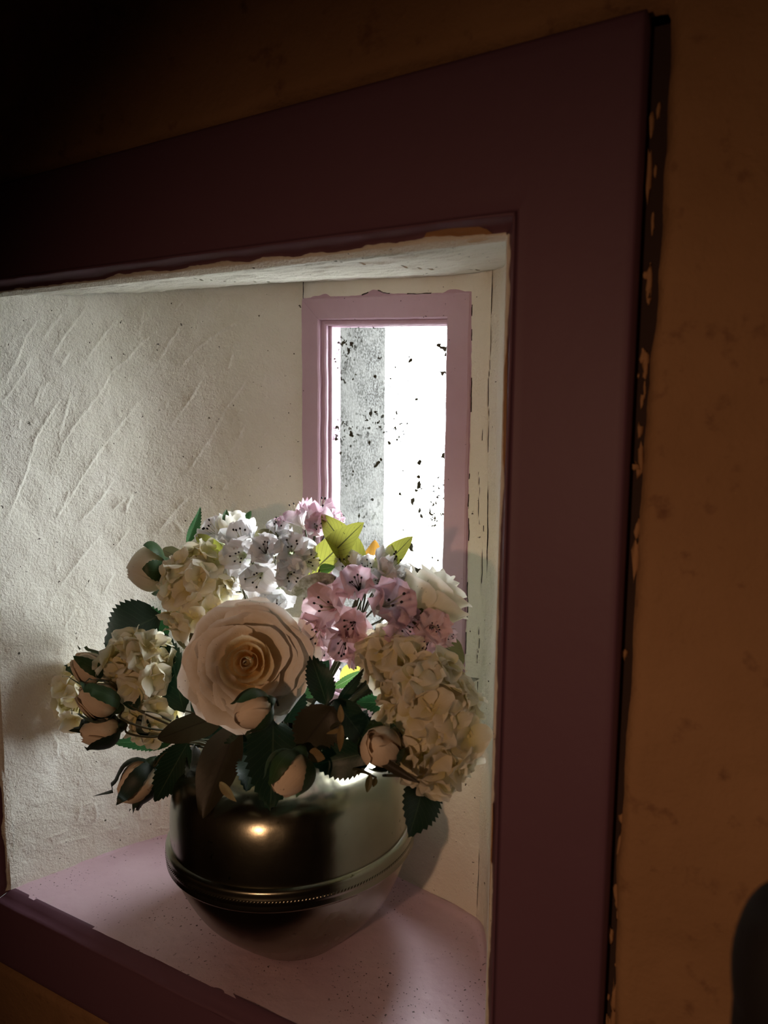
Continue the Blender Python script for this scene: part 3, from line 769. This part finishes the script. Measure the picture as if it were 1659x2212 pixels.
# ---- rosebuds ------------------------------------------------------
def bud_into(root, c, axis, Lb, Wb, mat, smat, seed, sepal_len=1.1, nsep=5, name='bud', open_=.12, sep_flare=.22, direct=False, lbl=None):
    """egg of wrapped petals with long pointed sepals; c = centre of the bud"""
    R = frame_z(axis, (.3, 1, .2)).to_4x4(); r = random.Random(seed)
    base = Vector(c)-Vector(axis).normalized()*Lb*.5
    mt = Matrix.Translation(base-root.location)@R
    # core
    V = []; Fc = []; UV = []; n = 16; m = 9
    def rad(v): return Wb/2*math.sin(math.pi*min(v, 1)**.78)**.72 if 0 < v < 1 else 0
    for i in range(m+1):
        v = i/m
        for k in range(n):
            a = 2*math.pi*k/n; q = rad(max(.001, min(v, .93)))*(.93+.05*math.sin(a*2+v*5))
            V.append((q*math.cos(a), q*math.sin(a), v*Lb*.93)); UV.append((k/n, v))
    for i in range(m):
        for k in range(n): Fc.append([i*n+k, i*n+(k+1) % n, (i+1)*n+(k+1) % n, (i+1)*n+k])
    Fc.append([m*n+k for k in range(n)])
    core = link(name, mesh(name, V, Fc, M[mat], True, UV), root, mt)
    if lbl: core['label'] = lbl
    # wrapped petals
    for k in range(5):
        a0 = k*2*math.pi/5*1.618+r.uniform(-.2, .2); da = math.radians(62); V = []; UV = []; Fc = []; nu, nv = 9, 9; p = r.uniform(0, 6)
        off = .0006+.0007*k
        for i in range(nv+1):
            v = i/nv
            for j in range(nu+1):
                u = 2*j/nu-1; vv = .03+.95*v*(1-.16*u*u); a = a0+u*da*(.6+.4*math.sin(v*math.pi*.6))+v*.5
                q = rad(min(vv, .97))+off+u*.0006+max(0, v-.75)*Wb*open_*(1+.4*math.sin(u*5+p)); V.append((q*math.cos(a), q*math.sin(a), vv*Lb)); UV.append(((u+1)/2, v))
        for i in range(nv):
            for j in range(nu): b = i*(nu+1)+j; Fc.append([b, b+1, b+nu+2, b+nu+1])
        link('petal', mesh('petal', V, Fc, M[mat], True, UV), core)
    # sepals hug the bud then leave it at the tip
    for k in range(nsep):
        a0 = 2*math.pi*k/nsep+r.uniform(-.2, .2); V = []; UV = []; Fc = []; nv = 14; us = (-1, -.5, 0, .5, 1); sl = sepal_len*r.uniform(.8, 1.12); tw = r.uniform(-.3, .3); fl = sep_flare*r.uniform(.2, 1.6)
        for i in range(nv+1):
            v = i/nv; vv = v*sl; wd = math.sin(math.pi*(.18+.82*v))**.9*.34*Wb*(1+(.10 if i % 2 else 0))
            if v > .995: wd = 0
            q0 = rad(min(vv, .80))+.0042*Wb/.02 if vv < .95 else rad(.8)*.9
            q0 = max(q0, .0015)+fl*Wb*max(0, v-.45)**1.5*2
            for u in us:
                a = a0+tw*v+u*wd/max(q0, .004)*.75
                V.append((q0*math.cos(a), q0*math.sin(a), vv*Lb*.98-(fl*.25*Lb*max(0, v-.7)))); UV.append((u, v))
        for i in range(nv):
            for j in range(4): b = i*5+j; Fc.append([b, b+1, b+6, b+5])
        link('sepal', mesh('sepal', V, Fc, M[smat], True, UV), core)
    V, Fc = tube_geo([Vector((0, 0, -.18*Lb)), Vector((0, 0, -.08*Lb)), Vector((0, 0, .03*Lb)), Vector((0, 0, .10*Lb))], [.08*Wb, .20*Wb, .27*Wb, .30*Wb], 10)
    link('calyx', mesh('calyx', V, Fc, M[smat]), core)
    return core, base-Vector(axis).normalized()*.16*Lb

def pxm(p): return at(*p)
def size_at(px, p): return px*at(*p).dot(Vector(fw))/F

# ---- hydrangea -----------------------------------------------------
def hydrangea(name, cpx, rx, ry, axis, n, label, seed, mat='hyd', depth=.9, fs=.0125, skip=None):
    c = pxm(cpx); root, R = place(name, c, axis, label, 'flower'); r = random.Random(seed)
    a, b = size_at(rx, cpx), size_at(ry, cpx); X, Y, Z = CR, CU, TOCAM
    # petal variants: rounded, slightly wavy
    vars_ = []
    for q in range(8):
        V = []; UV = []; Fc = []; nu, nv = 6, 6; p = r.uniform(0, 6); cup = r.uniform(.10, .55)
        for i in range(nv+1):
            v = i/nv; wd = (math.sin(math.pi*(.10+.80*v**.8)))**.65
            for j in range(nu+1):
                u = 2*j/nu-1; y = v*(1-.16*u*u*v)+.0; V.append((u*wd*.60, y, -.32*v*v*(q % 3)*.6+cup*.55*u*u*wd*(1 if q % 2 else -.5)+.08*v*math.sin(u*4+p)+.07*math.sin(v*5+p)*u+.12*v)); UV.append(((u+1)/2, v))
        for i in range(nv):
            for j in range(nu): bb = i*(nu+1)+j; Fc.append([bb, bb+1, bb+nu+2, bb+nu+1])
        vars_.append(mesh('petal', V, Fc, M[mat], True, UV))
    V, Fc = tube_geo([Vector((0, 0, -2)), Vector((0, 0, -.25)), Vector((0, 0, 0)), Vector((0, 0, .12))], [.05, .07, .13, .06], 8)
    cen = mesh('floret', [v for v in V], Fc, M['hyd'], True, [(0, .1)]*len(V))
    ga = math.pi*(3-math.sqrt(5))
    for k in range(n):
        t = (k+.5)/n; ph = k*ga+r.uniform(-.25, .25)
        th = math.acos(1-1.55*t)                  # from facing the viewer round past the rim
        d = (X*math.sin(th)*math.cos(ph), Y*math.sin(th)*math.sin(ph), Z*math.cos(th))
        lump = r.uniform(.80, 1.06)
        pos = (d[0]*a+d[1]*b+d[2]*(a+b)/2*depth)*lump*.86
        nrm = (d[0]+d[1]+d[2]+Vector([r.uniform(-.42, .42) for _ in range(3)])).normalized()
        if skip and skip(pos): continue
        s = fs*r.uniform(.85, 1.22)
        mt = Matrix.Translation(pos)@frame_z(nrm, (r.uniform(-1, 1), r.uniform(-1, 1), r.uniform(-1, 1))).to_4x4()@Matrix.Scale(s, 4)
        f = link('floret', cen, root, mt)
        for j in range(4):
            el = math.radians(r.uniform(-8, 38)); pm = Matrix.Rotation(j*math.pi/2+r.uniform(-.15, .15), 4, 'Z')@Matrix.Rotation(el, 4, 'X')@Matrix.Scale(r.uniform(.9, 1.12), 4)
            link('petal', vars_[r.randrange(8)], f, Matrix.Translation((0, 0, .02*(j % 2)))@pm)
    # branching pedicels inside
    V = []; Fc = []
    for k in range(9):
        ph = k*ga; d = X*math.cos(ph)*a*.6+Y*math.sin(ph)*b*.6+Z*a*.25
        v, f = tube_geo([-Z*a*.6, d*.4-Z*a*.2, d], [.0009, .0008, .0006], 4); o_ = len(V); V += v; Fc += [[i+o_ for i in g] for g in f]
    link('pedicels', mesh('pedicels', V, Fc, M['stem']), root)['kind'] = 'stuff'
    m = MOUTH-c
    tube('stem', [-Z*a*.5, -Z*a*.7+m*.3, m*.8, m+Vector((0, 0, -.1))], .0018, M['stem'], root, 6, 5)
    return root

# ---- rhododendron --------------------------------------------------
RHO = {}
def rho_parts(mat, seed=1):
    if mat in RHO: return RHO[mat]
    r = random.Random(seed); pet = []
    for q in range(6):
        V = []; UV = []; Fc = []; nu, nv = 8, 10; p, p2 = r.uniform(0, 6), r.uniform(0, 6); cv = r.uniform(.5, 1.35)
        for i in range(nv+1):
            v = i/nv; wd = .08+.34*math.sin(math.pi*min(1, (max(0, v-.10)/.9))**.95*.86)**.9 if v > .1 else .10
            # path: along the tube, then flaring outwards
            ang = math.radians(8+ (80*cv)*max(0, v-.22)**1.05)
            if i == 0: y, z, = .05, 0
            else: y += math.sin(ang)/nv; z += math.cos(ang)/nv
            for j in range(nu+1):
                u = 2*j/nu-1; e = abs(u)**1.5*v
                rf = .13*v**1.5*(math.sin(u*5+p+v*3)+.7*math.sin(u*12+p2)*v)+.10*math.sin(v*5+p2)*v
                nx = math.cos(ang); nz = -math.sin(ang)
                V.append((u*wd, y+nx*(-.16*u*u*wd*2+rf), z+nz*(-.16*u*u*wd*2+rf)-.06*abs(u)*v)); UV.append(((u+1)/2, v))
        for i in range(nv):
            for j in range(nu): b = i*(nu+1)+j; Fc.append([b, b+1, b+nu+2, b+nu+1])
        pet.append(mesh('petal', V, Fc, M[mat], True, UV))
    V, Fc = tube_geo([Vector((0, 0, -.18)), Vector((0, 0, -.02)), Vector((0, 0, .16)), Vector((0, 0, .34))], [.045, .07, .085, .13], 10)
    Fc = Fc[:-1]
    th = mesh('bloom', V, Fc, M[mat], True, [(.5, .05)]*len(V))
    st = []
    for q in range(3):
        V = []; Fc = []; Vb = []; Fb = []
        for k in range(6):
            a = k*math.pi/3+r.uniform(-.3, .3); sp = r.uniform(.06, .24); ln = r.uniform(.62, 1.02)
            pts = [Vector((0, 0, .12)), Vector((math.cos(a)*sp*.4, math.sin(a)*sp*.4, ln*.55)), Vector((math.cos(a)*sp, math.sin(a)*sp+.06, ln))]
            v, f = tube_geo(pts, [.016, .012, .009], 4); o_ = len(V); V += v; Fc += [[i+o_ for i in g] for g in f]
            d = (pts[2]-pts[1]).normalized(); v, f = tube_geo([pts[2]-d*.01, pts[2]+d*.02, pts[2]+d*.06, pts[2]+d*.075], [.012, .032, .028, .008], 6); o_ = len(Vb); Vb += v; Fb += [[i+o_ for i in g] for g in f]
        st.append((mesh('stamens', V, Fc, M['filament'] if q else M['filament_d']), mesh('anthers', Vb, Fb, M['anther'])))
    RHO[mat] = (pet, th, st); return RHO[mat]
def rhododendron(name, label, heads, mat, seed, R0):
    """heads: (px, py, Y, facing (dx, dy, toward), width in photo px)"""
    c = pxm(R0); root = empty(name, c, label, 'flower'); r = random.Random(seed); pet, th, st = rho_parts(mat, seed)
    for (x, y, Y, f, wpx, *mt_) in heads:
        if mt_: pet, th, st = rho_parts(mt_[0], seed+5)
        else: pet, th, st = rho_parts(mat, seed)
        p = at(x, y, Y); s = wpx*p.dot(Vector(fw))/F/1.25; ax = img_dir(*f)
        mt = Matrix.Translation(p-ax*s*.5-c)@frame_z(ax, (r.uniform(-1, 1), r.uniform(-1, 1), .3)).to_4x4()@Matrix.Scale(s, 4)
        b = link('bloom', th, root, mt); k0 = r.uniform(0, 6)
        for j in range(5):
            link('petal', pet[r.randrange(6)], b, Matrix.Rotation(k0+j*2*math.pi/5+r.uniform(-.16, .16), 4, 'Z')@Matrix.Rotation(math.radians(r.uniform(-16, 14)), 4, 'X'))
        q = st[r.randrange(3)]; mtx = Matrix.Rotation(r.uniform(0, 6), 4, 'Z')
        link('stamens', q[0], b, mtx); link('anthers', q[1], b, mtx)
        e = p-ax*s*.65-c; m = (MOUTH-c)*.22
        tube('pedicel', [e, e*.5+m*.4-ax*s*.1, m], .0009, M['stem'], root, 5, 4)
    m = MOUTH-c
    tube('stem', [m*.15, m*.45, m*.8, m+Vector((0, 0, -.1))], .0020, M['stem'], root, 6, 5)
    return root

# ================================================================== THE BOUQUET
# large cream rose, open towards the viewer
rc = at(542, 1428, .50); rR = size_at(137, (542, 1428, .50))
rose, RR = place('rose', rc, img_dir(.06, .16, 1), 'large open cream rose facing the room with a golden heart', 'flower')
k = rR
add_petals(rose, [(2, .01, .055, .66, -.05, 150, 'rose_in', .01, .12), (3, .02, .105, .64, -.03, 105, 'rose_in', .02, .12), (3, .05, .17, .62, .02, 85, 'rose_in', .03, .10), (3, .08, .25, .60, .04, 78, 'rose_in', .03, .08),
                  (3, .10, .36, .60, .06, 74, 'rose_in', .04, .05), (3, .12, .50, .56, .10, 72, 'rose', .06, .02), (4, .15, .64, .50, .14, 60, 'rose', .07, -.02),
                  (5, .16, .74, .52, .12, 52, 'rose', .05, -.05), (6, .16, .84, .48, .13, 50, 'rose', .05, -.08), (8, .16, .92, .42, .10, 46, 'rose', .045, -.11)], 3, k, rot=RR)
calyx(rose, RR, -.2*k, .16*k)
stem_of(rose, RR, -.3*k)
L2(rose, 'serrated', (398, 1535, .53), (352, 1368, .55), 82, 'l_dark', -15, .05, .2, label='long dark serrated leaf')
L2(rose, 'plain', (452, 1418, .53), (362, 1303, .56), 66, 'l_olive', -35, .1, .5)
L2(rose, 'plain', (490, 1540, .50), (333, 1604, .49), 64, 'l_dolive', 10, .08, .3)
L2(rose, 'plain', (515, 1560, .50), (427, 1762, .445), 96, 'l_dolive', -12, .15, .35, label='long drooping olive brown leaf')
L2(rose, 'serrated', (590, 1555, .49), (588, 1748, .455), 120, 'l_dark', 12, .10, .2)

# side-facing ivory rose by the window frame
c2 = at(930, 1290, .57)
rose2, R2 = place('rose', c2, img_dir(.60, .80, -.15), 'ivory rose seen from its side in front of the lilac window frame', 'flower')
k = size_at(82, (930, 1290, .57))
add_petals(rose2, [(3, .08, .22, 1.15, .0, 75, 'rose2', .03, -.35), (3, .14, .40, 1.2, .03, 70, 'rose2', .03, -.4),
                   (3, .24, .60, 1.2, .14, 68, 'rose2', .03, -.5), (4, .30, .80, 1.1, .22, 58, 'rose2', .03, -.55), (4, .34, .98, .86, .26, 56, 'rose2', .04, -.58)], 8, k, rot=R2)
calyx(rose2, R2, -.62*k, .2*k, 5, .5*k, W=.2*k)
stem_of(rose2, R2, -.75*k)
# white half-hidden rose on top
c3 = at(508, 1142, .60)
rose3, R3 = place('rose', c3, img_dir(.12, 1, .25), 'white rose with two green sepals at the top of the bouquet', 'flower')
k = size_at(46, (508, 1142, .60))
add_petals(rose3, [(3, .1, .35, 1.05, -.05, 80, 'budw', .02, -.2), (4, .2, .62, 1.0, -.06, 60, 'budw', .03, -.3), (5, .3, .92, .9, -.10, 50, 'budw', .03, -.4)], 12, k, rot=R3)
calyx(rose3, R3, -.45*k, .3*k); stem_of(rose3, R3, -.6*k)
for (b, t, wp, rl) in (((484, 1135, .585), (489, 1100, .59), 15, 20), ((536, 1125, .585), (542, 1103, .59), 16, -20)):
    L2(rose3, 'plain', b, t, wp, 'sepal', rl, .0, .5, 'sepal', stem=False)
L2(rose3, 'serrated', (404, 1172, .60), (436, 1099, .60), 26, 'l_green', 40, .1, .5, label='small bright serrated leaf')
L2(rose3, 'plain', (405, 1212, .60), (343, 1186, .60), 36, 'l_olive', 0, .15, .4)

# round bud out to the side
cb = at(316, 1229, .54); ax = img_dir(-1, -.12, .25)
pb = empty('rosebud', cb, 'round unopened white bud held out over the rough plaster', 'flower')
s = size_at(86, (316, 1229, .54))
core, bb_ = bud_into(pb, cb, ax, s*.98, s*1.02, 'budw', 'sepal', 21, .55, 4, 'bud', -.05, -.02)
mm = MOUTH-cb
tube('stem', [bb_-cb, bb_-cb+CR*.012+CU*.001, bb_-cb+CR*.035-CU*.03, mm*.7, mm+Vector((0, 0, -.1))], .0012, M['stem'], pb)

# hydrangeas
h1 = hydrangea('hydrangea', (432, 1285, .55), 82, 112, img_dir(-.2, .2, 1), 46, 'yellowish cream hydrangea head between the round bud and the big rose', 31, fs=.0165)
h2 = hydrangea('hydrangea', (930, 1560, .515), 104, 150, img_dir(.2, 0, 1), 86, 'large cream hydrangea head hanging over the pot shoulder', 32, fs=.0155)
h2b = hydrangea('hydrangea', (850, 1425, .53), 66, 52, img_dir(0, .2, 1), 16, 'small cream hydrangea cluster under the pink blooms', 33, fs=.0175)
h3 = hydrangea('hydrangea', (300, 1440, .525), 78, 72, img_dir(-.2, .2, 1), 34, 'cream hydrangea head behind the three rosebuds', 34, fs=.0165)
h4 = hydrangea('hydrangea', (172, 1500, .53), 46, 74, img_dir(-.5, 0, 1), 16, 'pale ragged hydrangea head showing beyond the rosebuds', 35, fs=.0155)
h5 = hydrangea('hydrangea', (330, 1555, .52), 62, 42, img_dir(-.2, -.2, 1), 12, 'shaded hydrangea head beneath the rosebud stems', 36, fs=.0155)
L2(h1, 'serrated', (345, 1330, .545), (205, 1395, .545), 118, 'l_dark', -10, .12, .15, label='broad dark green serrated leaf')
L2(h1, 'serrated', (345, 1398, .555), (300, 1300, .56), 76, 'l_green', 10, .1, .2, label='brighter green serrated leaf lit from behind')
L2(h3, 'plain', (298, 1535, .50), (258, 1448, .505), 46, 'l_dark', 0, .05, .2)
L2(h3, 'serrated', (372, 1603, .525), (236, 1606, .525), 34, 'l_green', -30, .05, .2)
L2(h5, 'plain', (318, 1590, .50), (300, 1545, .50), 34, 'l_dark', 0, .05, .2)
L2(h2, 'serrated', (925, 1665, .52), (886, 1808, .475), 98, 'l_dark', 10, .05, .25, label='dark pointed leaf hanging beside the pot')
L2(h2, 'serrated', (860, 1515, .56), (765, 1520, .55), 42, 'l_green', 0, .1, .3)
L2(h2b, 'plain', (735, 1475, .58), (790, 1428, .59), 40, 'l_yellow', -20, .1, .3, label='lemon yellow leaf')
L2(h2b, 'plain', (985, 1470, .57), (1034, 1468, .57), 14, 'l_dusty', 20, .1, .3, label='pale dry leaf')

# rhododendrons
w1 = rhododendron('rhododendron', 'white rhododendron truss with dark stamens at the top of the bouquet', [
    (465, 1150, .60, (-.5, .8, .5), 84), (520, 1160, .575, (-.1, .7, .8), 88), (518, 1200, .56, (-.35, .1, 1), 84), (575, 1190, .555, (.1, .4, 1), 84),
    (632, 1185, .56, (.2, .35, 1), 92), (560, 1245, .55, (-.1, -.25, 1), 92), (625, 1240, .55, (.2, -.1, 1), 84), (498, 1250, .565, (-.5, -.3, .8), 76),
    (660, 1210, .565, (.7, .1, .7), 70), (600, 1150, .585, (.1, .9, .4), 70), (598, 1290, .565, (0, -.7, .7), 70)], 'rhow', 41, (575, 1225, .59))
w2 = rhododendron('rhododendron', 'blush white rhododendron blooms against the bright glass', [
    (640, 1115, .60, (-.55, .8, -.1), 66), (690, 1110, .595, (.25, .9, .15), 84), (682, 1140, .58, (.1, .3, 1), 66), (728, 1122, .61, (.7, .5, .1), 40), (608, 1140, .595, (-.8, .4, .4), 56)], 'rhopw', 42, (680, 1150, .60))
w3 = rhododendron('rhododendron', 'pink rhododendron truss in the middle of the bouquet', [
    (775, 1265, .545, (0, .55, .9), 96, 'rhopw'), (708, 1312, .53, (-.5, .1, .9), 104), (765, 1345, .525, (-.1, -.1, 1), 96), (838, 1305, .525, (.45, .25, .9), 128, 'rhopw'), (690, 1360, .53, (-.6, -.5, .7), 86),
    (745, 1385, .525, (-.1, -.6, .9), 100), (868, 1350, .535, (.7, -.3, .7), 86, 'rhopw'), (780, 1415, .54, (.1, -.9, .5), 74), (700, 1405, .545, (-.4, -.9, .5), 62), (720, 1275, .55, (-.3, .6, .8), 66, 'rhopw')], 'rhop', 43, (770, 1335, .56))
w3b = rhododendron('rhododendron', 'small dusky pink rhododendron bloom under the ivory rose', [(940, 1355, .545, (.2, .2, 1), 76), (925, 1385, .545, (-.3, -.5, .9), 66), (962, 1372, .555, (.8, -.2, .6), 54)], 'rhop', 44, (935, 1370, .57))
w4 = rhododendron('rhododendron', 'white rhododendron blooms between the green leaves and the ivory rose', [
    (752, 1225, .57, (-.4, .5, .8), 78), (795, 1232, .57, (.1, .7, .8), 66), (842, 1225, .565, (.55, .75, .3), 92), (858, 1262, .56, (.9, -.1, .5), 80), (820, 1258, .56, (.0, .1, 1), 60)], 'rhow', 45, (820, 1260, .59))
L2(w1, 'plain', (662, 1250, .575), (776, 1130, .56), 70, 'l_yel', -25, .08, .3, label='broad yellow green leaf with a dark midrib')
L2(w1, 'plain', (790, 1250, .575), (698, 1100, .575), 66, 'l_yel', 15, .15, .3)
L2(w1, 'plain', (508, 1215, .56), (412, 1156, .575), 48, 'l_yel', -30, .10, .4)
L2(w1, 'plain', (600, 1155, .575), (545, 1153, .58), 24, 'l_olive', 0, .1, .3)
L2(w1, 'plain', (724, 1246, .54), (624, 1284, .525), 50, 'l_dusty', 0, .18, .35, label='dusty grey leaf')
L2(w4, 'plain', (805, 1250, .585), (884, 1161, .57), 52, 'l_yel', -20, .08, .35)
L2(w4, 'plain', (798, 1242, .60), (812, 1167, .605), 44, 'l_orange', 15, .1, .3, label='translucent amber leaf')
L2(w4, 'serrated', (690, 1230, .56), (722, 1225, .56), 22, 'l_bright', 0, .1, .3)
L2(w3b, 'plain', (866, 1280, .55), (930, 1374, .54), 50, 'l_olive', 25, .12, .45)
L2(w3b, 'plain', (940, 1372, .57), (1000, 1438, .575), 64, 'l_olive', -10, .1, .3)
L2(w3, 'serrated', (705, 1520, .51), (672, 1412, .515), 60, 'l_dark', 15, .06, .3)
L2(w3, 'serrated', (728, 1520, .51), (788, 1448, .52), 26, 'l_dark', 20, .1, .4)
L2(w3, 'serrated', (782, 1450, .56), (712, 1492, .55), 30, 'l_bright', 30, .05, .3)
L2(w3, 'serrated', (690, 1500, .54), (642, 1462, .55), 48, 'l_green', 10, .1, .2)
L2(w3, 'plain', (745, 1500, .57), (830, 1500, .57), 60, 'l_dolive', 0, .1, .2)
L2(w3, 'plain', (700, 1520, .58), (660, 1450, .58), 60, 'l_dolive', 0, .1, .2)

# loose rosebuds
def single_bud(cpx, d, Lp, Wp, mat, smat, seed, label, via=None, **kw):
    c = pxm(cpx); ax = img_dir(*d); L_ = size_at(Lp, cpx); W_ = size_at(Wp, cpx)
    root = empty('rosebud', c, label, 'flower')
    core, b = bud_into(root, c, ax, L_, W_, mat, smat, seed, **kw)
    m = MOUTH-c; mid = [pxm(v)-c for v in via] if via else [(b-c)-ax*.012+m*.15]
    tube('stem', [b-c]+mid+[m*.85+Vector((0, 0, .012)), m+Vector((0, 0, -.08))], .0011, M['stem'], root)
    return root
sb = empty('rosebud_spray', at(300, 1545, .52), 'spray of three cream rosebuds reaching out over the rough plaster', 'flower')
for (cp, d, Lp, Wp, sd, via) in (((190, 1440, .50), (-.75, .65, .35), 76, 56, 51, [(235, 1490, .50), (300, 1535, .50)]), ((210, 1512, .48), (-.8, .5, .5), 92, 66, 52, [(262, 1552, .485), (318, 1573, .49)]),
                                 ((216, 1578, .485), (-.95, -.15, .4), 84, 60, 53, [(275, 1583, .49), (330, 1592, .495)])):
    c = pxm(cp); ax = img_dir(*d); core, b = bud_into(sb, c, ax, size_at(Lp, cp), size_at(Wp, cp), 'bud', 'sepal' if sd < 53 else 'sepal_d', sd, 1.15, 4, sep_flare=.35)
    tube('twig', [b-sb.location]+[pxm(v)-sb.location for v in via]+[pxm((400, 1580, .52))-sb.location], .0010, M['stem'], sb)
tube('stem', [pxm((400, 1580, .52))-sb.location, pxm((440, 1600, .53))-sb.location, MOUTH+Vector((0, 0, .01))-sb.location, MOUTH-sb.location+Vector((0, 0, -.1))], .0016, M['stem'], sb)
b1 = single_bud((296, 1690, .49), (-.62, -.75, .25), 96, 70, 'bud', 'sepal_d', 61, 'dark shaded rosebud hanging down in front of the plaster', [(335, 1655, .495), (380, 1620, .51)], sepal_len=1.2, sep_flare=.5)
L2(b1, 'serrated', (405, 1605, .50), (331, 1738, .49), 64, 'l_dark', 0, .05, .3)
L2(b1, 'serrated', (410, 1602, .51), (322, 1655, .50), 26, 'l_dark', 0, .05, .3)
L2(b1, 'serrated', (392, 1610, .51), (378, 1742, .50), 26, 'l_dark', 40, .05, .3)
L2(b1, 'serrated', (420, 1610, .515), (408, 1715, .49), 44, 'l_dolive', 40, .05, .3)
b2 = single_bud((545, 1535, .455), (-.85, -.35, .6), 84, 66, 'bud', 'sepal', 62, 'small peach rosebud tucked under the large rose', [(600, 1520, .49)], sepal_len=.95)
b3 = single_bud((625, 1672, .445), (-.45, -.85, .4), 96, 80, 'bud', 'sepal', 63, 'peach rosebud hanging in front of the pot', [(655, 1610, .475)], sepal_len=.9, sep_flare=.1)
b4 = single_bud((822, 1612, .465), (-.25, .55, .8), 84, 74, 'bud', 'sepal', 64, 'half-open peach rosebud beside the large hydrangea', [(862, 1655, .48), (790, 1640, .5)], sepal_len=.95, open_=.25)
L2(b3, 'serrated', (718, 1528, .475), (640, 1630, .46), 100, 'l_dolive', 0, .12, .15, label='rounded olive leaf')
L2(b3, 'serrated', (668, 1625, .46), (700, 1640, .46), 30, 'l_tan', 0, .1, .2)
L2(b4, 'plain', (722, 1512, .495), (808, 1610, .475), 66, 'l_dark', 20, .25, .3)
L2(b4, 'serrated', (800, 1625, .49), (670, 1655, .47), 84, 'l_dark', -10, .08, .25, label='dark green leaf over the pot shoulder')
L2(b4, 'serrated', (737, 1560, .455), (735, 1522, .455), 14, 'l_tan', 0, .05, .3, label='dried tan leaflet')
L2(b4, 'serrated', (737, 1565, .455), (734, 1626, .455), 15, 'l_tan', 0, .05, .3, label='dried tan leaflet')
L2(b4, 'serrated', (737, 1575, .455), (704, 1586, .455), 10, 'l_tan', 0, .05, .3, stem=False)
L2(b4, 'plain', (905, 1690, .46), (768, 1612, .455), 22, 'l_dolive', 0, .1, .4)
L2(b4, 'plain', (800, 1672, .465), (793, 1712, .46), 16, 'l_olive', 0, .05, .4)
L2(b4, 'plain', (812, 1680, .465), (806, 1700, .46), 12, 'l_olive', 0, .05, .4)
L2(b2, 'serrated', (475, 1690, .445), (508, 1732, .44), 20, 'l_tan', 0, .1, .3, stem=False, label='pale dried leaflet')
# filler greenery low in the bouquet
fg = empty('leafy_filler', MOUTH, 'dark leafy filler sprig filling the mouth of the pot', 'foliage')
for (b, t, wp, mt, kd) in (((600, 1560, .52), (520, 1600, .49), 70, 'l_dark', 'serrated'), ((620, 1560, .53), (650, 1480, .53), 60, 'l_dark', 'serrated'), ((560, 1600, .50), (470, 1640, .48), 70, 'l_dark', 'serrated'),
                           ((700, 1580, .52), (640, 1560, .50), 60, 'l_dark', 'plain'), ((760, 1570, .54), (850, 1600, .52), 80, 'l_dark', 'serrated'), ((640, 1600, .50), (560, 1650, .47), 70, 'l_dark', 'serrated'),
                           ((480, 1580, .53), (410, 1500, .54), 70, 'l_dark', 'plain'), ((700, 1600, .5), (700, 1500, .53), 60, 'l_dark', 'plain'), ((760, 1600, .52), (790, 1530, .54), 50, 'l_dark', 'serrated'),
                           ((470, 1600, .54), (380, 1560, .55), 60, 'l_dark', 'plain'), ((820, 1600, .55), (880, 1660, .52), 80, 'l_dark', 'serrated'), ((640, 1480, .57), (700, 1400, .585), 90, 'l_dark', 'plain'),
                           ((830, 1560, .57), (870, 1480, .59), 90, 'l_dark', 'serrated'), ((560, 1620, .50), (530, 1700, .46), 70, 'l_dark', 'serrated')):
    L2(fg, kd, b, t, wp, mt, rnd.uniform(-20, 20), .1, .25)
tube('stem', [Vector((0, 0, .03)), Vector((.004, 0, -.03)), Vector((0, .003, -.1))], .002, M['stem'], fg)

# dark rounded post of unidentified kind near the ochre wall, its shoulder in view
cp = at(1742, 2050, .27)
po = empty('dark_post', cp, 'black rounded post at the bottom corner in front of the ochre wall', 'unidentified')
lathe('post', dense([(.001, .020), (.012, .018), (.019, .008), (.022, -.01), (.019, -.03), (.012, -.04), (.018, -.05), (.021, -.08), (.021, -1.0)], 4), m_flat('matte_black', (.008, .006, .005), .7), po, 32)
